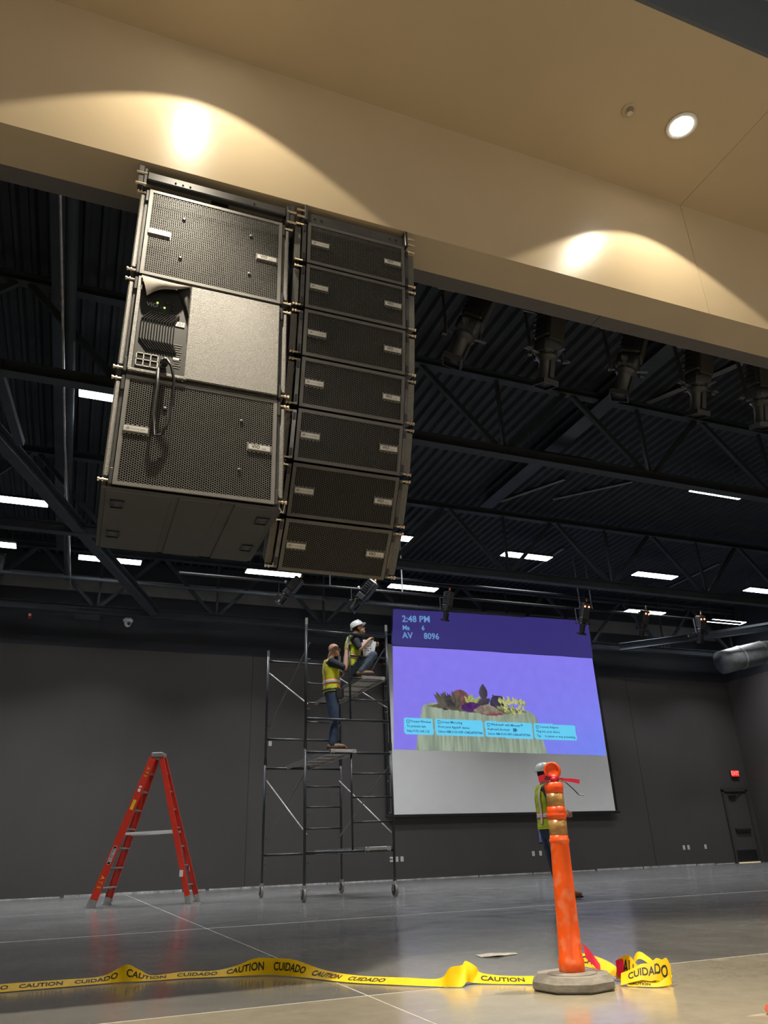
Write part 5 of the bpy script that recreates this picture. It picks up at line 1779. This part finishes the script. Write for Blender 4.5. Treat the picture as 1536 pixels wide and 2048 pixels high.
    for s in (-1, 1):          # shoulder stripes down front and back
        for fb in (-1, 1):
            pts = []
            for tt in np.linspace(0.06, 0.56, 12):
                for k in range(len(vr) - 1):
                    if vr[k][0] <= tt <= vr[k + 1][0]:
                        u = (tt - vr[k][0]) / (vr[k + 1][0] - vr[k][0])
                        a = vr[k][1] * (1 - u) + vr[k + 1][1] * u + 0.020
                        b2 = vr[k][2] * (1 - u) + vr[k + 1][2] * u + 0.018
                        o2 = vr[k][3] * (1 - u) + vr[k + 1][3] * u
                        w = 0.095
                        c_ = math.sqrt(max(0.05, 1 - (w / b2) ** 2))
                        pts.append(Hp + Uv * tt + Fv * (o2 + fb * a * c_) + Lv * (s * w))
            for w_, off_, m_ in ((0.062, 0.003, 'vestorange'), (0.042, 0.0055, 'silver')):
                rb_ = MB()
                vs_, fs_ = [], []
                for q in pts:
                    o_ = Fv * (fb * off_)
                    vs_ += [q + o_ - Lv * (w_ / 2) - Fv * (fb * 0.006 * (-s)), q + o_ + Lv * (w_ / 2) - Fv * (fb * 0.006 * s)]
                for k in range(len(pts) - 1):
                    fs_.append((2 * k, 2 * k + 1, 2 * k + 3, 2 * k + 2))
                rb_.add(vs_, fs_)
                rb_.build('shoulder_stripe', M[m_], vo, True)
    MB().tube([Hp + Uv * 0.0 + Fv * (0.152 * math.cos(a)) + Lv * (0.200 * math.sin(a)) for a in np.linspace(0, 2 * PI, 25)], 0.006, 6).build('hem', M['limey'], vo)
    if hat:
        h = MB()
        dome = [(0.118, 0.0), (0.120, 0.012), (0.116, 0.05), (0.098, 0.088), (0.066, 0.112), (0.03, 0.122), (0.004, 0.124)]
        base = hc + hu * 0.045 - hf * 0.012
        h.lathe(dome, 24, base, HR @ Matrix.Diagonal((1.06, 0.92, 1.0)))
        ho = h.build('hard_hat', M['hat'], t, True)
        br = MB()
        pl = []
        for k in range(25):
            a = -PI * 0.5 + PI * k / 24
            pl.append((0.115 * math.cos(a) * 1.06 + 0.055 * max(0, math.cos(a)) ** 0.6, 0.112 * math.sin(a)))
        mtx = Matrix.Translation(base) @ HR.to_4x4()
        br.prism(pl, -0.004, 0.006, mtx)
        br.lathe([(0.112, -0.002), (0.128, -0.004), (0.128, 0.006), (0.112, 0.008)], 24, base, HR @ Matrix.Diagonal((1.06, 0.95, 1.0)))
        br.build('hat_brim', M['hat'], ho)
        MB().bar(mtx @ V((-0.10, 0, 0.08)), mtx @ V((0.08, 0, 0.11)), 0.03, 0.03).build('hat_ridge', M['hat'], ho)
    if not bald:
        hr = MB()
        hr.ell(hc + hu * 0.022 - hf * 0.022, (0.094, 0.080, 0.098), HR)
        hr.build('hair', M['hair'], t, True)
    if beard:
        MB().ell(hc + hf * 0.045 - hu * 0.078, (0.055, 0.058, 0.052), HR).ell(hc - hf * 0.03 - hu * 0.07, (0.06, 0.066, 0.05), HR).build('beard', M['hair'], t, True)
    if glasses:
        gl = MB()
        for s in (-1, 1):
            gl.box(hc + hf * 0.100 + hl * (s * 0.032) + hu * 0.012, (0.006, 0.046, 0.028), HR)
            gl.bar(hc + hf * 0.098 + hl * (s * 0.056) + hu * 0.015, hc - hf * 0.005 + hl * (s * 0.080) + hu * 0.012, 0.003, 0.004)
        gl.build('glasses', M['black'], t)
    if pouch:
        MB().tube([Hp + Uv * 0.03 + Fv * (0.150 * math.cos(a)) + Lv * (0.195 * math.sin(a)) for a in np.linspace(0, 2 * PI, 25)], 0.018, 6).build('tool_belt', M['black'], t)
        pm = MB()
        pm.box(Hp + Fv * 0.10 + Lv * -0.16 + Uv * -0.05, (0.16, 0.09, 0.20), bev=0.03).cyl(Hp + Fv * 0.14 + Lv * -0.19 + Uv * 0.02, Hp + Fv * 0.16 + Lv * -0.20 + Uv * 0.12, 0.012)
        pm.build('tool_pouch', M['black'], t)
        MB().cyl(Hp + Fv * 0.10 + Lv * -0.20 + Uv * 0.03, Hp + Fv * 0.09 + Lv * -0.205 + Uv * 0.10, 0.014).build('tool_handle', M['amber'], t)
    return t

A = dict(hip=(0, 0, 0.98), up=(-0.05, 0, 1), head=(0.05, 0, 1.735), face=(1, -0.45, 0.12),
         elbow={-1: (0.20, -0.26, 1.35), 1: (0.22, 0.24, 1.34)}, wrist={-1: (0.235, -0.20, 1.68), 1: (0.33, 0.16, 1.56)},
         hand={-1: ((0.15, 0.1, 1), (1, 0.2, 0), 0.55), 1: ((0.5, 0, 1), (1, 0, -0.2), 0.5)},
         knee={-1: (0.03, -0.105, 0.52), 1: (0.05, 0.10, 0.52)}, ankle={-1: (-0.02, -0.115, 0.085), 1: (0.06, 0.10, 0.085)},
         toe={-1: (0.2, -0.13, 0.05), 1: (0.3, 0.10, 0.05)})
worker('bald worker in yellow vest standing on the lower scaffold plank', (4.02, 12.66, 2.258), math.radians(-8), A, 'limey', 'jeans', bald=True, pouch=True, glasses=True)
B = dict(hip=(-0.03, 0, 0.20), up=(0.10, 0, 1), head=(0.13, 0, 0.925), face=(1, -0.15, 0.42),
         elbow={-1: (0.10, -0.30, 0.47), 1: (0.26, 0.24, 0.50)}, wrist={-1: (0.25, -0.24, 0.64), 1: (0.40, 0.10, 0.62)},
         hand={-1: ((0.6, 0.2, 0.6), (0.5, 0.5, -0.5), 0.6), 1: ((0.7, -0.3, 0.3), (0.2, -0.8, 0), 0.6)},
         knee={-1: (0.36, -0.16, 0.40), 1: (0.34, 0.14, 0.36)}, ankle={-1: (0.13, -0.16, 0.10), 1: (0.10, 0.14, 0.10)},
         toe={-1: (0.32, -0.18, 0.06), 1: (0.30, 0.16, 0.06)})
worker('worker in white hard hat crouching on the upper scaffold plank looking up', (4.44, 12.74, 3.512), math.radians(-10), B, 'lime', 'jeansgrey', hat=True)
Cp = dict(hip=(0, 0, 0.86), up=(0.0, 0, 1), head=(0.035, 0, 1.565), face=(1, -0.2, 0.0),
          elbow={-1: (-0.02, -0.265, 1.09), 1: (0.0, 0.26, 1.09)}, wrist={-1: (0.20, -0.20, 1.02), 1: (0.22, 0.10, 1.05)},
          hand={-1: ((1, 0.5, 0.1), (0.2, 0.9, 0.0), 0.5), 1: ((1, -0.6, 0), (0, -1, 0), 0.5)},
          knee={-1: (0.06, -0.10, 0.47), 1: (0.03, 0.10, 0.47)}, ankle={-1: (0.07, -0.11, 0.085), 1: (0.12, 0.12, 0.085)},
          toe={-1: (0.30, -0.12, 0.05), 1: (0.36, 0.12, 0.05)})
worker('worker in white hard hat standing on the floor behind the orange post', (6.18, 9.62, 0.004), math.radians(-14), Cp, 'lime', 'jeans', hat=True, beard=True)

# sheets of paper held by the crouching worker
pg = thing('paper_sheets', 'white paper sheets held by the crouching worker', 'paper', (4.66, 12.48, 4.02), (0.10, 0.05, math.radians(-12)))
for k, (dx, dy, a, w, h) in enumerate(((0.0, 0.0, 0.05, 0.20, 0.30), (0.03, 0.012, -0.12, 0.19, 0.28), (-0.02, 0.022, 0.2, 0.17, 0.24))):
    vs, fs = [], []
    for i in range(7):
        for j in range(5):
            u, v = i / 6 - 0.5, j / 4 - 0.5
            x_, z_ = u * w, v * h
            vs.append((dx + x_ * math.cos(a) - z_ * math.sin(a), dy + 0.018 * math.sin(u * 4 + k) + 0.02 * v * v, x_ * math.sin(a) + z_ * math.cos(a)))
    for i in range(6):
        for j in range(4):
            q = i * 5 + j
            fs.append((q, q + 5, q + 6, q + 1))
    so = MB().add(vs, fs).build('sheet', M['paper'], pg, True)
    if k == 0:
        for q in range(9):
            MB().box((-0.05 + 0.045 * (q % 3), -0.020, 0.03 - 0.04 * (q // 3)), (0.03, 0.001, 0.006 + 0.012 * (q % 2))).build('drawing_mark', M['inkgrey'], so)
